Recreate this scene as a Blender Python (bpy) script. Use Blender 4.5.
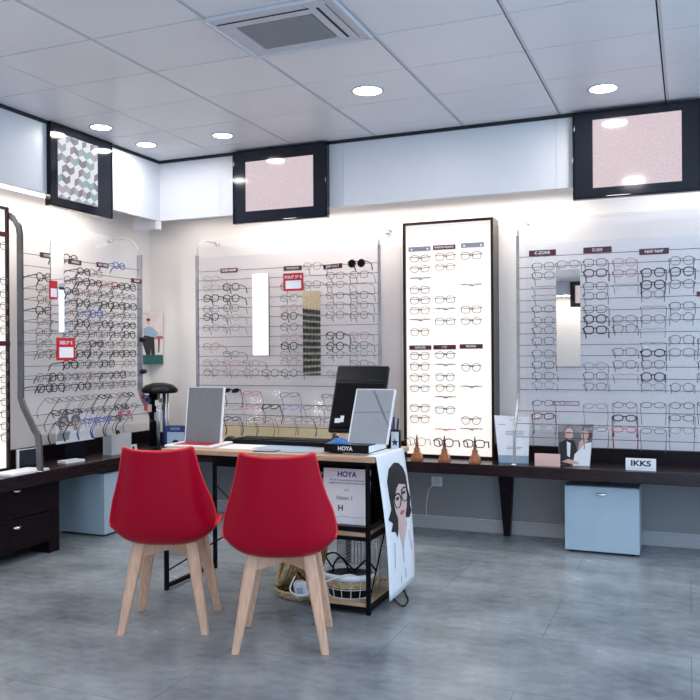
import bpy, bmesh, math, random
from mathutils import Vector, Matrix
random.seed(7)
PI = math.pi
S = bpy.context.scene
for o in list(bpy.data.objects): bpy.data.objects.remove(o)
COL = S.collection

# ---------------------------------------------------------------- camera
F_PX, YAW, ROLL, CY, CAM_H = 818.05, -.3934, -.00652, 354.25, 1.24
Fv = Vector((math.sin(YAW), math.cos(YAW), 0)); rv = Vector((math.cos(YAW), -math.sin(YAW), 0)); uv = Vector((0, 0, 1))
Rv = rv*math.cos(ROLL)+uv*math.sin(ROLL); Uv = -rv*math.sin(ROLL)+uv*math.cos(ROLL)
cd = bpy.data.cameras.new('camera'); cam = bpy.data.objects.new('camera', cd); COL.objects.link(cam)
m = Matrix((Rv, Uv, -Fv)).transposed().to_4x4(); m.translation = Vector((0, 0, CAM_H)); cam.matrix_world = m
cd.sensor_width = 36; cd.lens = 36*F_PX/700; cd.shift_y = (CY-350)/700; cd.clip_start = .05
S.camera = cam
C0 = Vector((0, 0, CAM_H))
def at(x, y, ax, v):                       # point of the plane axis=v that stands at that spot of the view
    d = Fv+Rv*((x-350)/F_PX)-Uv*((y-CY)/F_PX)
    return C0+d*((v-C0[ax])/d[ax])

# ---------------------------------------------------------------- world, light, exposure
W = bpy.data.worlds.new('world'); S.world = W; W.use_nodes = True
bg = W.node_tree.nodes['Background']; bg.inputs[0].default_value = (.62, .78, 1, 1); bg.inputs[1].default_value = 1.6
S.view_settings.view_transform = 'Standard'; S.view_settings.look = 'None'; S.view_settings.gamma = 1
S.view_settings.exposure = 0.0; S.view_settings.use_curve_mapping = False
def area(name, loc, rot, sx, sy, power, color, spread=PI):
    l = bpy.data.lights.new(name, 'AREA'); l.shape = 'RECTANGLE'; l.size = sx; l.size_y = sy; l.energy = power; l.color = color; l.spread = spread
    o = bpy.data.objects.new(name, l); COL.objects.link(o); o.location = loc; o.rotation_euler = rot
    return o
WARM = (1, .89, .80); DAY = (.50, .74, 1)
area('daylight_front', (1.0, -6.5, 1.35), (PI/2, 0, 0), 3.0, 2.4, 160, DAY)
area('daylight_side', (3.1, .9, 1.35), (PI/2, 0, PI/2), 7.0, 2.3, 125, DAY)
area('cove_light_far', (-1.6, -5.9, 2.36), (0, 0, 0), 3.0, .10, 30, WARM)
# lamps above the fascia, washing the walls
area('cove_light_back', (-1.9, 5.36, 2.30), (0, 0, 0), 2.5, .10, 21, WARM)
area('cove_light_corner', (-3.5, 5.36, 2.34), (0, 0, 0), .5, .08, 1.6, WARM)
area('cove_light_right', (.6, 5.36, 2.36), (0, 0, 0), 2.0, .08, 8, (.92, .93, 1))
area('cove_light_left', (-3.86, 3.5, 2.30), (0, 0, PI/2), 2.6, .10, 22, WARM)

# ---------------------------------------------------------------- materials
def mat(name, col, rough=.5, metal=0, emis=None, es=0, alpha=1, spec=.5, noise=None, trans=0, ior=1.45, bump=0, coat=0):
    M = bpy.data.materials.new(name); M.use_nodes = True; nt = M.node_tree; b = nt.nodes['Principled BSDF']
    b.inputs['Base Color'].default_value = (*col, 1); b.inputs['Roughness'].default_value = rough; b.inputs['Metallic'].default_value = metal
    b.inputs['Specular IOR Level'].default_value = spec; b.inputs['Alpha'].default_value = alpha
    b.inputs['Transmission Weight'].default_value = trans; b.inputs['IOR'].default_value = ior; b.inputs['Coat Weight'].default_value = coat
    if emis: b.inputs['Emission Color'].default_value = (*emis, 1); b.inputs['Emission Strength'].default_value = es
    if noise or bump:
        tc = nt.nodes.new('ShaderNodeTexCoord'); mp = nt.nodes.new('ShaderNodeMapping'); n = nt.nodes.new('ShaderNodeTexNoise')
        sc, amt, stretch = noise or (30, .1, (1, 1, 1))
        nt.links.new(tc.outputs['Object'], mp.inputs[0]); mp.inputs['Scale'].default_value = stretch
        nt.links.new(mp.outputs[0], n.inputs['Vector']); n.inputs['Scale'].default_value = sc; n.inputs['Detail'].default_value = 6
        cr = nt.nodes.new('ShaderNodeValToRGB'); nt.links.new(n.outputs[0], cr.inputs[0])
        cr.color_ramp.elements[0].position = .3; cr.color_ramp.elements[1].position = .7
        cr.color_ramp.elements[0].color = (*[max(0, c*(1-amt)) for c in col], 1); cr.color_ramp.elements[1].color = (*[min(1, c*(1+amt)) for c in col], 1)
        nt.links.new(cr.outputs[0], b.inputs['Base Color'])
        if bump:
            bn = nt.nodes.new('ShaderNodeBump'); bn.inputs['Strength'].default_value = bump; bn.inputs['Distance'].default_value = .002
            nt.links.new(n.outputs[0], bn.inputs['Height']); nt.links.new(bn.outputs[0], b.inputs['Normal'])
    return M
M = dict(
    wall=mat('wall_paint', (.78, .74, .71), .75, noise=(3, .02, (1, 1, 1))),
    wall_low=mat('wall_low_shaded', (.24, .24, .25), .7, noise=(4, .03, (1, 1, 1))),  # grey made darker to carry the shade under the counters
    base=mat('baseboard_paint', (.36, .37, .39), .4, noise=(5, .03, (1, 1, 1))),
    fascia=mat('fascia_laminate', (.60, .62, .66), .4, noise=(2, .01, (1, 1, 1))),
    tile=mat('ceiling_tile', (.90, .88, .90), .38, noise=(1.3, .04, (1, 1, 1))),
    tbar=mat('ceiling_rail', (.66, .66, .70), .4, noise=(9, .02, (1, 1, 1))),
    gap=mat('dark_gap', (.012, .012, .018), .6, noise=(9, .1, (1, 1, 1))),
    wenge=mat('wenge_wood', (.018, .010, .012), .25, noise=(9, .45, (1, 1, 10)), spec=.3),
    wenge_dark=mat('wenge_cabinet', (.009, .005, .007), .35, noise=(9, .4, (1, 1, 10)), spec=.15),
    blue_cab=mat('blue_grey_laminate', (.36, .47, .56), .4, noise=(12, .03, (1, 1, .2))),
    metal=mat('brushed_metal', (.72, .72, .74), .25, 1, noise=(40, .05, (1, 1, 1))),
    black=mat('black_plastic', (.005, .006, .009), .3, spec=.2, noise=(20, .1, (1, 1, 1))),
    steel=mat('black_steel', (.004, .004, .006), .5, spec=.12, noise=(20, .1, (1, 1, 1))),
    gloss=mat('gloss_black', (.004, .005, .009), .06, spec=.35, noise=(20, .05, (1, 1, 1))),
    bezel=mat('passe_partout', (.012, .014, .022), .10, spec=.3, noise=(20, .05, (1, 1, 1))),
    red=mat('red_shell', (.37, .0004, .018), .30, noise=(60, .05, (1, 1, 1)), spec=.25),
    rim=mat('red_rim_highlight', (.72, .03, .04), .35, noise=(60, .05, (1, 1, 1))),  # lighter red that paints in the highlight on the shell edge
    cushion=mat('red_leatherette', (.52, .004, .018), .45, noise=(90, .08, (1, 1, 1))),
    beech=mat('beech_wood', (.66, .40, .27), .5, noise=(14, .16, (6, 6, .6))),
    oak=mat('oak_top', (.50, .34, .22), .45, noise=(10, .18, (.6, 8, 4))),
    white=mat('white_paper', (.80, .82, .86), .55, noise=(30, .01, (1, 1, 1))),
    cream=mat('cream_board', (.80, .66, .42), .5, noise=(12, .05, (1, 1, 1))),
    burg=mat('burgundy_sign', (.085, .014, .026), .35, noise=(50, .15, (1, 1, 1))),
    greyback=mat('grey_backing', (.20, .205, .215), .5, noise=(60, .08, (1, 1, 1))),
    lav=mat('lavender_sign', (.20, .14, .22), .35, noise=(50, .15, (1, 1, 1))),
    greyplate=mat('grey_sign', (.25, .27, .33), .3, .3, noise=(50, .1, (1, 1, 1))),
    redcard=mat('red_card', (.50, .005, .02), .4, noise=(50, .05, (1, 1, 1))),
    edge_dark=mat('acrylic_edge_dark', (.085, .09, .10), .2, .3, noise=(6, .25, (1, 1, 1))),
    pale_edge=mat('acrylic_edge_pale', (.55, .54, .55), .3, noise=(6, .1, (1, 1, 1))),
    rack_edge=mat('acrylic_edge', (.30, .31, .34), .25, .2, noise=(6, .25, (1, 1, 1))),
    rail=mat('slot_rail', (.04, .04, .05), .35, .3, noise=(40, .1, (1, 1, 1))),
    acrylic=mat('clear_acrylic', (.62, .64, .72), .08, alpha=.10, noise=(5, .02, (1, 1, 1))),
    clear=mat('clear_plastic', (.75, .8, .85), .05, alpha=.22, noise=(5, .02, (1, 1, 1))),
    pane=mat('window_glass', (.9, .95, 1), .03, alpha=.06, noise=(5, .02, (1, 1, 1))),
    mirror=mat('mirror_glass', (.90, .91, .91), .015, 1, noise=(5, .005, (1, 1, 1))),
    wicker=mat('rattan', (.30, .17, .08), .65, noise=(60, .5, (1, 1, 1))),
    wicker2=mat('pale_seagrass', (.48, .36, .20), .65, noise=(60, .4, (1, 1, 1))),
    cable=mat('cable_white', (.7, .7, .7), .5, noise=(20, .02, (1, 1, 1))),
    navy=mat('navy_card', (.015, .035, .13), .4, noise=(20, .1, (1, 1, 1))),
    skyc=mat('pale_blue_card', (.30, .40, .52), .5, noise=(20, .05, (1, 1, 1))),
    pink=mat('pink_board', (.72, .48, .43), .5, noise=(20, .04, (1, 1, 1))),
    skin=mat('printed_skin', (.68, .42, .35), .6, noise=(20, .06, (1, 1, 1))),
    skin_pale=mat('printed_pale_skin', (.62, .46, .43), .6, noise=(30, .08, (1, 1, 1))),
    hair=mat('printed_hair', (.02, .018, .02), .6, noise=(40, .4, (1, 1, 1))),
    brown=mat('printed_brown', (.10, .05, .035), .6, noise=(40, .4, (1, 1, 1))),
    lip=mat('printed_lips', (.45, .10, .12), .5, noise=(40, .1, (1, 1, 1))),
    green=mat('printed_green', (.01, .09, .075), .45, noise=(30, .2, (1, 1, 1))),
    leaf=mat('leaf_green', (.03, .11, .04), .5, noise=(30, .3, (1, 1, 1))),
    amber=mat('varnished_wood', (.34, .12, .05), .3, noise=(20, .5, (4, 4, 1))),
    ink=mat('ink', (.015, .015, .03), .5, noise=(30, .1, (1, 1, 1))),
    inkblue=mat('ink_blue', (.01, .04, .20), .5, noise=(30, .1, (1, 1, 1))),
    greytext=mat('ink_grey', (.30, .32, .36), .5, noise=(30, .1, (1, 1, 1))),
    blueframe=mat('blue_cloth', (.02, .15, .45), .5, noise=(30, .2, (1, 1, 1))),
    lightpanel=mat('light_panel', (.45, .44, .42), .6, spec=.1, emis=(1, .93, .87), es=.78, noise=(2, .01, (1, 1, 1))),
    lamp=mat('lamp_disc', (1, 1, 1), .5, emis=(1, .98, .96), es=14, noise=(2, .01, (1, 1, 1))),
    tube=mat('lamp_tube', (1, 1, 1), .5, emis=(1, .95, .9), es=4, noise=(2, .01, (1, 1, 1))),
)
def screen_mat():
    X = mat('pink_screen', (.02, .02, .02), .08); nt = X.node_tree; b = nt.nodes['Principled BSDF']
    tc = nt.nodes.new('ShaderNodeTexCoord'); mp = nt.nodes.new('ShaderNodeMapping'); mp.inputs['Scale'].default_value = (1, 1, 3)
    w = nt.nodes.new('ShaderNodeTexWave'); w.inputs['Scale'].default_value = 14; w.inputs['Distortion'].default_value = 9; w.inputs['Detail Scale'].default_value = 3; w.bands_direction = 'Z'
    cr = nt.nodes.new('ShaderNodeValToRGB'); cr.color_ramp.elements[0].color = (.64, .51, .55, 1); cr.color_ramp.elements[1].color = (.76, .64, .68, 1)
    nt.links.new(tc.outputs['Object'], mp.inputs[0]); nt.links.new(mp.outputs[0], w.inputs[0]); nt.links.new(w.outputs['Fac'], cr.inputs[0])
    nt.links.new(cr.outputs[0], b.inputs['Emission Color']); b.inputs['Emission Strength'].default_value = .95
    return X
M['screen'] = screen_mat()
def emat(n, c, s=.8): return mat(n, (.01, .01, .01), .1, emis=c, es=s, noise=(5, .02, (1, 1, 1)))
HEX = [emat('hex_white', (.80, .83, .88), .95), emat('hex_grey', (.30, .29, .34)), emat('hex_pale', (.50, .50, .56)), emat('hex_teal', (.36, .55, .57)), emat('hex_mauve', (.40, .32, .37))]
def floor_mat():
    X = mat('concrete_vinyl', (.3, .33, .36), .3); nt = X.node_tree; b = nt.nodes['Principled BSDF']
    tc = nt.nodes.new('ShaderNodeTexCoord'); mp = nt.nodes.new('ShaderNodeMapping'); mp.inputs['Rotation'].default_value = (0, 0, .0)
    nt.links.new(tc.outputs['Object'], mp.inputs[0]); mp.inputs['Scale'].default_value = (.9, 1.2, 1)
    n1 = nt.nodes.new('ShaderNodeTexNoise'); n1.inputs['Scale'].default_value = 2.2; n1.inputs['Detail'].default_value = 9; n1.inputs['Roughness'].default_value = .62
    n2 = nt.nodes.new('ShaderNodeTexNoise'); n2.inputs['Scale'].default_value = 18; n2.inputs['Detail'].default_value = 6
    nt.links.new(mp.outputs[0], n1.inputs[0]); nt.links.new(mp.outputs[0], n2.inputs[0])
    mx = nt.nodes.new('ShaderNodeMath'); mx.operation = 'MULTIPLY_ADD'; mx.inputs[1].default_value = .3
    nt.links.new(n2.outputs[0], mx.inputs[0]); nt.links.new(n1.outputs[0], mx.inputs[2])
    br = nt.nodes.new('ShaderNodeTexBrick'); br.inputs['Scale'].default_value = 1; br.inputs['Brick Width'].default_value = 1.2; br.inputs['Row Height'].default_value = .6
    br.inputs['Mortar Size'].default_value = .002; br.inputs['Color1'].default_value = (1, 1, 1, 1); br.inputs['Color2'].default_value = (.86, .87, .88, 1); br.inputs['Mortar'].default_value = (.6, .6, .6, 1)
    nt.links.new(tc.outputs['Object'], br.inputs[0])
    cr = nt.nodes.new('ShaderNodeValToRGB'); e = cr.color_ramp.elements
    e[0].position = .44; e[0].color = (.135, .160, .188, 1); e[1].position = .82; e[1].color = (.32, .365, .395, 1)
    nt.links.new(mx.outputs[0], cr.inputs[0])
    ml = nt.nodes.new('ShaderNodeMix'); ml.data_type = 'RGBA'; ml.blend_type = 'MULTIPLY'; ml.inputs[0].default_value = 1
    nt.links.new(cr.outputs[0], ml.inputs[6]); nt.links.new(br.outputs[0], ml.inputs[7]); nt.links.new(ml.outputs[2], b.inputs['Base Color'])
    rr = nt.nodes.new('ShaderNodeMapRange'); rr.inputs[3].default_value = .14; rr.inputs[4].default_value = .34
    nt.links.new(n1.outputs[0], rr.inputs[0]); nt.links.new(rr.outputs[0], b.inputs['Roughness'])
    return X
M['floor'] = floor_mat()

# ---------------------------------------------------------------- helpers
def NB(): return bmesh.new()
def box(bm, x0, x1, y0, y1, z0, z1, mi=0):
    v = [bm.verts.new((x, y, z)) for x in (x0, x1) for y in (y0, y1) for z in (z0, z1)]
    for f in ((0, 1, 3, 2), (4, 6, 7, 5), (0, 4, 5, 1), (2, 3, 7, 6), (0, 2, 6, 4), (1, 5, 7, 3)):
        bm.faces.new([v[i] for i in f]).material_index = mi
    return bm
def B(*a): return box(NB(), *a)
def tube(bm, pts, r, n=6, closed=False, flat=1):
    pts = [Vector(p) for p in pts]; N = len(pts); rings = []
    rr = r if isinstance(r, (list, tuple)) else [r]*N
    up = None
    for i, p in enumerate(pts):
        a = pts[(i-1) % N] if closed or i > 0 else p; b = pts[(i+1) % N] if closed or i < N-1 else p
        t = (b-a); t = t.normalized() if t.length > 1e-9 else Vector((0, 0, 1))
        if up is None:
            up = Vector((0, 1, 0)) if abs(t.y) < .9 else Vector((0, 0, 1))
        s = t.cross(up)
        if s.length < 1e-3: s = t.cross(Vector((1, .1, 0)))
        s.normalize(); u2 = s.cross(t).normalized()
        rings.append([bm.verts.new(p+s*(math.cos(2*PI*k/n)*rr[i])+u2*(math.sin(2*PI*k/n)*rr[i]*flat)) for k in range(n)])
    for i in range(N if closed else N-1):
        A, Bq = rings[i], rings[(i+1) % N]
        for k in range(n): bm.faces.new([A[k], A[(k+1) % n], Bq[(k+1) % n], Bq[k]])
    if not closed:
        bm.faces.new(rings[0][::-1]); bm.faces.new(rings[-1])
    return bm
def bar(bm, a, b, w, d=None, up=(0, 0, 1)):      # square-section bar
    a, b = Vector(a), Vector(b); d = d or w; t = (b-a).normalized(); up = Vector(up)
    if abs(t.dot(up)) > .95: up = Vector((0, 1, 0))
    s = t.cross(up).normalized(); u2 = s.cross(t)
    v = [bm.verts.new(p+s*i*w/2+u2*j*d/2) for p in (a, b) for i, j in ((-1, -1), (1, -1), (1, 1), (-1, 1))]
    for f in ((3, 2, 1, 0), (4, 5, 6, 7), (0, 1, 5, 4), (1, 2, 6, 5), (2, 3, 7, 6), (3, 0, 4, 7)): bm.faces.new([v[i] for i in f])
    return bm
def cat(pts, n=6):
    P = [Vector(p) for p in pts]; P = [P[0]]+P+[P[-1]]; out = []
    for i in range(1, len(P)-2):
        a, b, c, d = P[i-1:i+3]
        for k in range(n):
            t = k/n; out.append(.5*((2*b)+(c-a)*t+(2*a-5*b+4*c-d)*t*t+(3*b-a-3*c+d)*t**3))
    return out+[P[-2]]
def lathe(bm, prof, c=(0, 0, 0), n=24, sx=1, sy=1, cap=True):
    rings = [[bm.verts.new((c[0]+r*sx*math.cos(2*PI*k/n), c[1]+r*sy*math.sin(2*PI*k/n), c[2]+z)) for k in range(n)] for r, z in prof]
    for A, Bq in zip(rings, rings[1:]):
        for k in range(n): bm.faces.new([A[k], A[(k+1) % n], Bq[(k+1) % n], Bq[k]])
    if cap: bm.faces.new(rings[0][::-1]); bm.faces.new(rings[-1])
    return bm
def poly(bm, pts, y, mi=0):                     # print on a board that faces -Y
    f = bm.faces.new([bm.verts.new((p[0], y, p[1])) for p in pts]); f.material_index = mi; return bm
def ell(cx, cz, rx, rz, n=20, a0=0, a1=2*PI): return [(cx+rx*math.cos(a0+(a1-a0)*k/n), cz+rz*math.sin(a0+(a1-a0)*k/n)) for k in range(n)]
def obj(name, bm, m, parent=None, smooth=False, bevel=0, label=None, fix=True):
    if fix: bmesh.ops.recalc_face_normals(bm, faces=bm.faces)
    me = bpy.data.meshes.new(name); bm.to_mesh(me); bm.free()
    for mm in (m if isinstance(m, (list, tuple)) else [m]): me.materials.append(mm)
    if smooth:
        for p in me.polygons: p.use_smooth = True
    o = bpy.data.objects.new(name, me); COL.objects.link(o)
    if parent: o.parent = parent
    if bevel:
        b = o.modifiers.new('bevel', 'BEVEL'); b.width = bevel; b.segments = 2; b.limit_method = 'ANGLE'
    if label: o['label'] = label
    return o
def tag(o, label, cat, group=None):
    o['label'] = label; o['category'] = cat
    if group: o['group'] = group
    return o
def thing(name, label, cat, loc=(0, 0, 0), rot=(0, 0, 0), group=None):
    o = bpy.data.objects.new(name, None); COL.objects.link(o); o.location = loc; o.rotation_euler = rot; o.empty_display_size = .05
    return tag(o, label, cat, group)
def struct(name, bm, m, **k):
    o = obj(name, bm, m, **k); o['kind'] = 'structure'; return o
_T = {}
def text_mesh(s, size, bold=0, sx=1):
    key = (s, size, bold, sx)
    if key not in _T:
        c = bpy.data.curves.new('txt', 'FONT'); c.body = s; c.size = size; c.align_x = 'CENTER'; c.align_y = 'CENTER'; c.extrude = .0002; c.offset = bold
        o = bpy.data.objects.new('txt', c); COL.objects.link(o); bpy.context.view_layer.update()
        me = bpy.data.meshes.new_from_object(o.evaluated_get(bpy.context.evaluated_depsgraph_get()))
        me.transform(Matrix.Rotation(PI/2, 4, 'X') @ Matrix.Diagonal((sx, 1, 1, 1))); bpy.data.objects.remove(o); bpy.data.curves.remove(c); _T[key] = me
    return _T[key].copy()
def text(s, size, m, parent, loc, bold=0, name='lettering', sx=1):
    me = text_mesh(s, size, bold, sx); me.name = name; me.materials.clear(); me.materials.append(m)
    o = bpy.data.objects.new(name, me); COL.objects.link(o); o.parent = parent; o.location = loc
    return o

# ---------------------------------------------------------------- the room
XL, XR, YB, YF, ZC = -4.11, 2.9, 5.6, -6.2, 2.68
struct('floor', B(XL-.1, XR+.1, YF-.1, YB+.1, -.1, 0), M['floor'])
struct('wall_left', B(XL-.1, XL, YF, YB+.1, 0, 2.9), M['wall'])
bm = B(XL, XR, YB, YB+.1, 0, 2.9); struct('wall_back', bm, M['wall'])
# grey low wall under the counters, its colour darkened to hold the shade there
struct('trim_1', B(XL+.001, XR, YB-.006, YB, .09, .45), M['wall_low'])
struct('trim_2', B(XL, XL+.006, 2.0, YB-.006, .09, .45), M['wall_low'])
struct('baseboard_back', B(XL+.012, XR, YB-.016, YB, 0, .085), M['base'], bevel=.003)
struct('baseboard_left', B(XL, XL+.016, 2.0, YB-.016, 0, .085), M['base'], bevel=.003)
# right wall and front wall with shop windows
bm = NB(); box(bm, XR, XR+.1, YF, YB, 0, .2); box(bm, XR, XR+.1, YF, YB, 2.5, 2.9); box(bm, XR, XR+.1, YF, -2.6, .2, 2.5); box(bm, XR, XR+.1, 4.5, YB, .2, 2.5)
struct('wall_right', bm, M['wall'])
bm = NB(); box(bm, XL, -.5, YF-.1, YF, 0, 2.9); box(bm, -.5, XR, YF-.1, YF, 2.5, 2.9); box(bm, 2.5, XR, YF-.1, YF, 0, 2.5); box(bm, -.5, 2.5, YF-.1, YF, 0, .15)
struct('wall_front', bm, M['wall'])
def window(n, a, b, fixed, axis, z0, z1, nb):
    w = bpy.data.objects.new('window_%d' % n, None); COL.objects.link(w); w['kind'] = 'structure'
    f = NB(); g = NB(); L = b-a
    def q(bm, u0, u1, t0, t1, zz0, zz1):
        box(bm, *((u0, u1, fixed+t0, fixed+t1) if axis == 'x' else (fixed+t0, fixed+t1, u0, u1)), zz0, zz1)
    for k in range(nb+1):
        u = a+L*k/nb; q(f, max(a, u-.03), min(b, u+.03), .02, .08, z0, z1)
    q(f, a, b, .02, .08, z0, z0+.05); q(f, a, b, .02, .08, z1-.05, z1)
    q(g, a, b, .045, .05, z0, z1)
    obj('window_frame', f, M['steel'], w); obj('pane', g, M['pane'], w)
window(1, -.5, 2.5, YF-.1, 'x', .15, 2.5, 3)
window(2, -2.6, 4.5, XR, 'y', .2, 2.5, 6)
# ceiling: tiles laid in rails with a narrow gap
SX, SY, GX, GY = .598, .466, -3.108, 2.992
bm = B(XL, XR, YF, YB, ZC+.012, ZC+.06)
struct('ceiling', bm, M['gap'])
tl = NB(); g = .004; CASS = (2, 0)
for i in range(-2, 11):
    for j in range(-20, 5):
        if (i, j) == CASS: continue
        x0 = max(XL, GX+i*SX+g); x1 = min(XR, GX+(i+1)*SX-g); y0 = max(YF, GY+j*SY+g); y1 = min(YB, GY+(j+1)*SY-g)
        if x1-x0 < .01 or y1-y0 < .01: continue
        # between fascia and wall the void stays open above the lamps
        box(tl, x0, x1, y0, y1, ZC, ZC+.012)
o = struct('ceiling', tl, M['tile']); o.name = 'ceiling_tiles'
rl = NB()
for i in (1, 2, 3, 4, 5, 6): box(rl, GX+i*SX+.006, GX+i*SX+.018, YF, 5.06, ZC-.0012, ZC-.0001)
struct('trim_3', rl, M['tbar'])
# fascia boards that hide the wall lamps, with the black reveal on top
FZ = 2.235
fb = NB()
seams = [-3.62, -2.26, -.9, .46, XR]
seams = [-3.62, -3.1, -2.14, -.74, .6, 1.9, XR]
for a, b in zip(seams, seams[1:]): box(fb, a+.0008, b-.0008, 5.06, 5.078, FZ, 2.658)
struct('trim_4', fb, M['fascia'])
fb = NB(); ys = [.6, 2.0, 3.3, 4.53, 5.06]
for a, b in zip(ys, ys[1:]): box(fb, -3.638, -3.62, a+.0008, b-.0008, FZ, 2.658)
struct('trim_5', fb, M['fascia'])
bm = NB(); box(bm, -3.62, XR, 5.052, 5.075, 2.658, ZC); box(bm, -3.638, -3.612, .6, 5.052, 2.658, ZC)
struct('trim_6', bm, M['gap'])

# ceiling lamps
lamp_lab = ['large round recessed downlight in front of the middle wall television', 'round recessed downlight nearest the right-hand wall television',
            'round recessed downlight just left of the middle wall television', 'round recessed downlight right beside the left-hand wall television',
            'round recessed downlight in the far left ceiling corner']
for k, ((x, y), r) in enumerate(zip(((-1.615, 4.165), (-.425, 4.645), (-2.815, 4.63), (-3.41, 4.155), (-3.41, 4.62)), (.078, .072, .062, .062, .062))):
    t = thing('recessed_downlight', lamp_lab[k], 'ceiling light', (x, y, ZC), group='recessed downlights in the tiled ceiling')
    ring = NB(); lathe(ring, [(r+.012, 0), (r+.012, -.004), (r, -.006), (r, 0)], cap=False, n=32); obj('trim_ring', ring, M['fascia'], t, smooth=True)
    d = NB(); lathe(d, [(r-.0005, -.001), (r-.0005, -.0035)], n=32); obj('diffuser', d, M['lamp'], t)
    l = bpy.data.lights.new('downlight_beam', 'AREA'); l.shape = 'DISK'; l.size = r*2; l.energy = 7 if k < 2 else 4; l.color = (1, .95, .92)
    lo = bpy.data.objects.new('downlight_beam', l); COL.objects.link(lo); lo.parent = t; lo.location = (0, 0, -.008)
for k, (x, y) in enumerate(((-.42, 2.8), (-1.62, 1.4), (.77, 3.7), (.77, 1.4), (-2.8, 2.3), (-2.2, 0), (.2, 0), (-1, -2), (1, -3), (-2.5, -4))):
    # the lamps over the rest of the shop
    l = bpy.data.lights.new('downlight_beam', 'AREA'); l.shape = 'DISK'; l.size = .16; l.energy = 8; l.color = (1, .95, .92)
    lo = bpy.data.objects.new('downlight_beam', l); COL.objects.link(lo); lo.location = (x, y, ZC-.01)
# lamp battens behind the fascia
for (a, b, nm, lab) in (((-3.15, 5.36, 2.36), (-.65, 5.36, 2.36), 'batten_light', 'long lamp batten behind the fascia, between middle and right televisions'),
                   ((-3.98, 4.70, 2.30), (-3.98, 2.2, 2.30), 'batten_light', 'lamp batten behind the fascia over the left-hand wall')):
    t = thing(nm, lab, 'strip light', a, group='lamp battens above the display racks')
    v = Vector(b)-Vector(a); h = NB(); bar(h, (0, 0, .03), v+Vector((0, 0, .03)), .05, .02); obj('housing', h, M['fascia'], t)
    h = NB(); tube(h, [(0, 0, .008), v+Vector((0, 0, .008))], .009, 8); obj('lamp_tube', h, M['tube'], t)
    for f_ in (.1, .5, .9):
        h = NB(); q_ = v*f_; tube(h, [q_+Vector((0, 0, .035)), q_+Vector((0, 0, ZC-a[2]))], .004, 6); obj('hanger', h, M['steel'], t)
# a lamp housing showing just under the fascia in the left corner
p = at(148, 219, 1, 5.2)
tag(obj('lamp_housing', B(at(133, 218, 1, 5.22).x, at(155, 221, 1, 5.22).x, 5.22, 5.30, 2.212, ZC), M['fascia'], bevel=.003), 'small white lamp housing just under the fascia in the far left corner', 'strip light')

# air conditioning cassette
cx0, cx1, cy0, cy1 = GX+2*SX, GX+3*SX, GY, GY+SY
t = thing('ceiling_cassette', 'white square air conditioning cassette with grey grille in the ceiling', 'air conditioner', ((cx0+cx1)/2, (cy0+cy1)/2, ZC))
hx, hy = SX/2, SY/2
bm = NB(); z0, z1 = -.012, .02
for a in ((-hx+.002, -hx+.09, -hy, hy), (hx-.14, hx-.002, -hy, hy), (-hx+.09, hx-.14, -hy, -hy+.12), (-hx+.09, hx-.14, hy-.07, hy)): box(bm, *a, z0, z1)
box(bm, -hx+.09, hx-.14, -hy+.12, hy-.07, .005, .02)
obj('panel', bm, M['tbar'], t, bevel=.003)
bm = NB(); box(bm, -hx-.002, -hx+.012, -hy, hy, -.02, 0); box(bm, hx-.012, hx+.002, -hy, hy, -.02, 0); box(bm, -hx+.012, hx-.012, hy-.012, hy+.002, -.018, 0); box(bm, -hx+.012, hx-.012, -hy-.002, -hy+.012, -.018, 0)
obj('outer_frame', bm, M['tbar'], t, bevel=.002)
bm = NB(); box(bm, -hx+.03, hx-.13, -hy+.060, -hy+.070, -.0135, -.0125); box(bm, hx-.100, hx-.088, -hy+.07, hy-.06, -.0135, -.0125); box(bm, hx-.050, hx-.047, -hy+.05, hy-.04, -.0135, -.0125)
obj('air_slot', bm, M['gap'], t)
bm = NB(); gx0, gx1, gy0, gy1 = -hx+.095, hx-.145, -hy+.125, hy-.075
n = 20
for k in range(n):
    y = gy0+(gy1-gy0)*(k+.5)/n; box(bm, gx0, gx1, y-.0030, y+.0030, -.014, -.004)
for k in range(12):
    x = gx0+(gx1-gx0)*(k+.5)/12; box(bm, x-.0025, x+.0025, gy0, gy1, -.010, -.003)
obj('grille', bm, M['base'], t)
obj('grille_shadow_pan', B(gx0, gx1, gy0, gy1, .0, .004), M['gap'], t)

# ---------------------------------------------------------------- counters and cabinets
CT = .53
t = thing('wall_counter', 'long dark wood wall counter under the lightbox and right-hand rack', 'counter', (-1.0, 5.38, CT))
obj('worktop', B(-3.11+.45, 3.88, -.235, .20, -.072, 0), M['wenge'], t, bevel=.003).location = (0, 0, 0)
obj('upstand', B(-3.10+.45, 3.88, .175, .212, 0, .085), M['wenge_dark'], t)
bxl = [at(q, yy, 1, 5.54).x+1.0 for q, yy in ((498, 478), (513.5, 478), (510, 531), (504, 531))]
bm = NB(); v = [[bm.verts.new((x, yy, z)) for x, z in zip(bxl, (-.072, -.072, -.53, -.53))] for yy in (.15, .204)]
bm.faces.new(v[0]); bm.faces.new(v[1][::-1])
for k in range(4): bm.faces.new([v[0][k], v[0][(k+1) % 4], v[1][(k+1) % 4], v[1][k]])
obj('bracket', bm, M['wenge_dark'], t)
t = thing('wall_counter', 'dark wood wall counter along the left wall, under its rack', 'counter', (-3.895, 4.3, CT))
bm = NB(); box(bm, -.213, .215, -1.9, 1.29, -.078, 0); box(bm, .215, 1.25, .86, 1.29, -.078, 0)
obj('worktop', bm, M['wenge'], t, bevel=.003)
bm = NB(); box(bm, -.213, -.18, -1.9, 1.29, 0, .10); box(bm, -.18, 1.25, 1.26, 1.298, 0, .085)
obj('upstand', bm, M['wenge_dark'], t)

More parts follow.
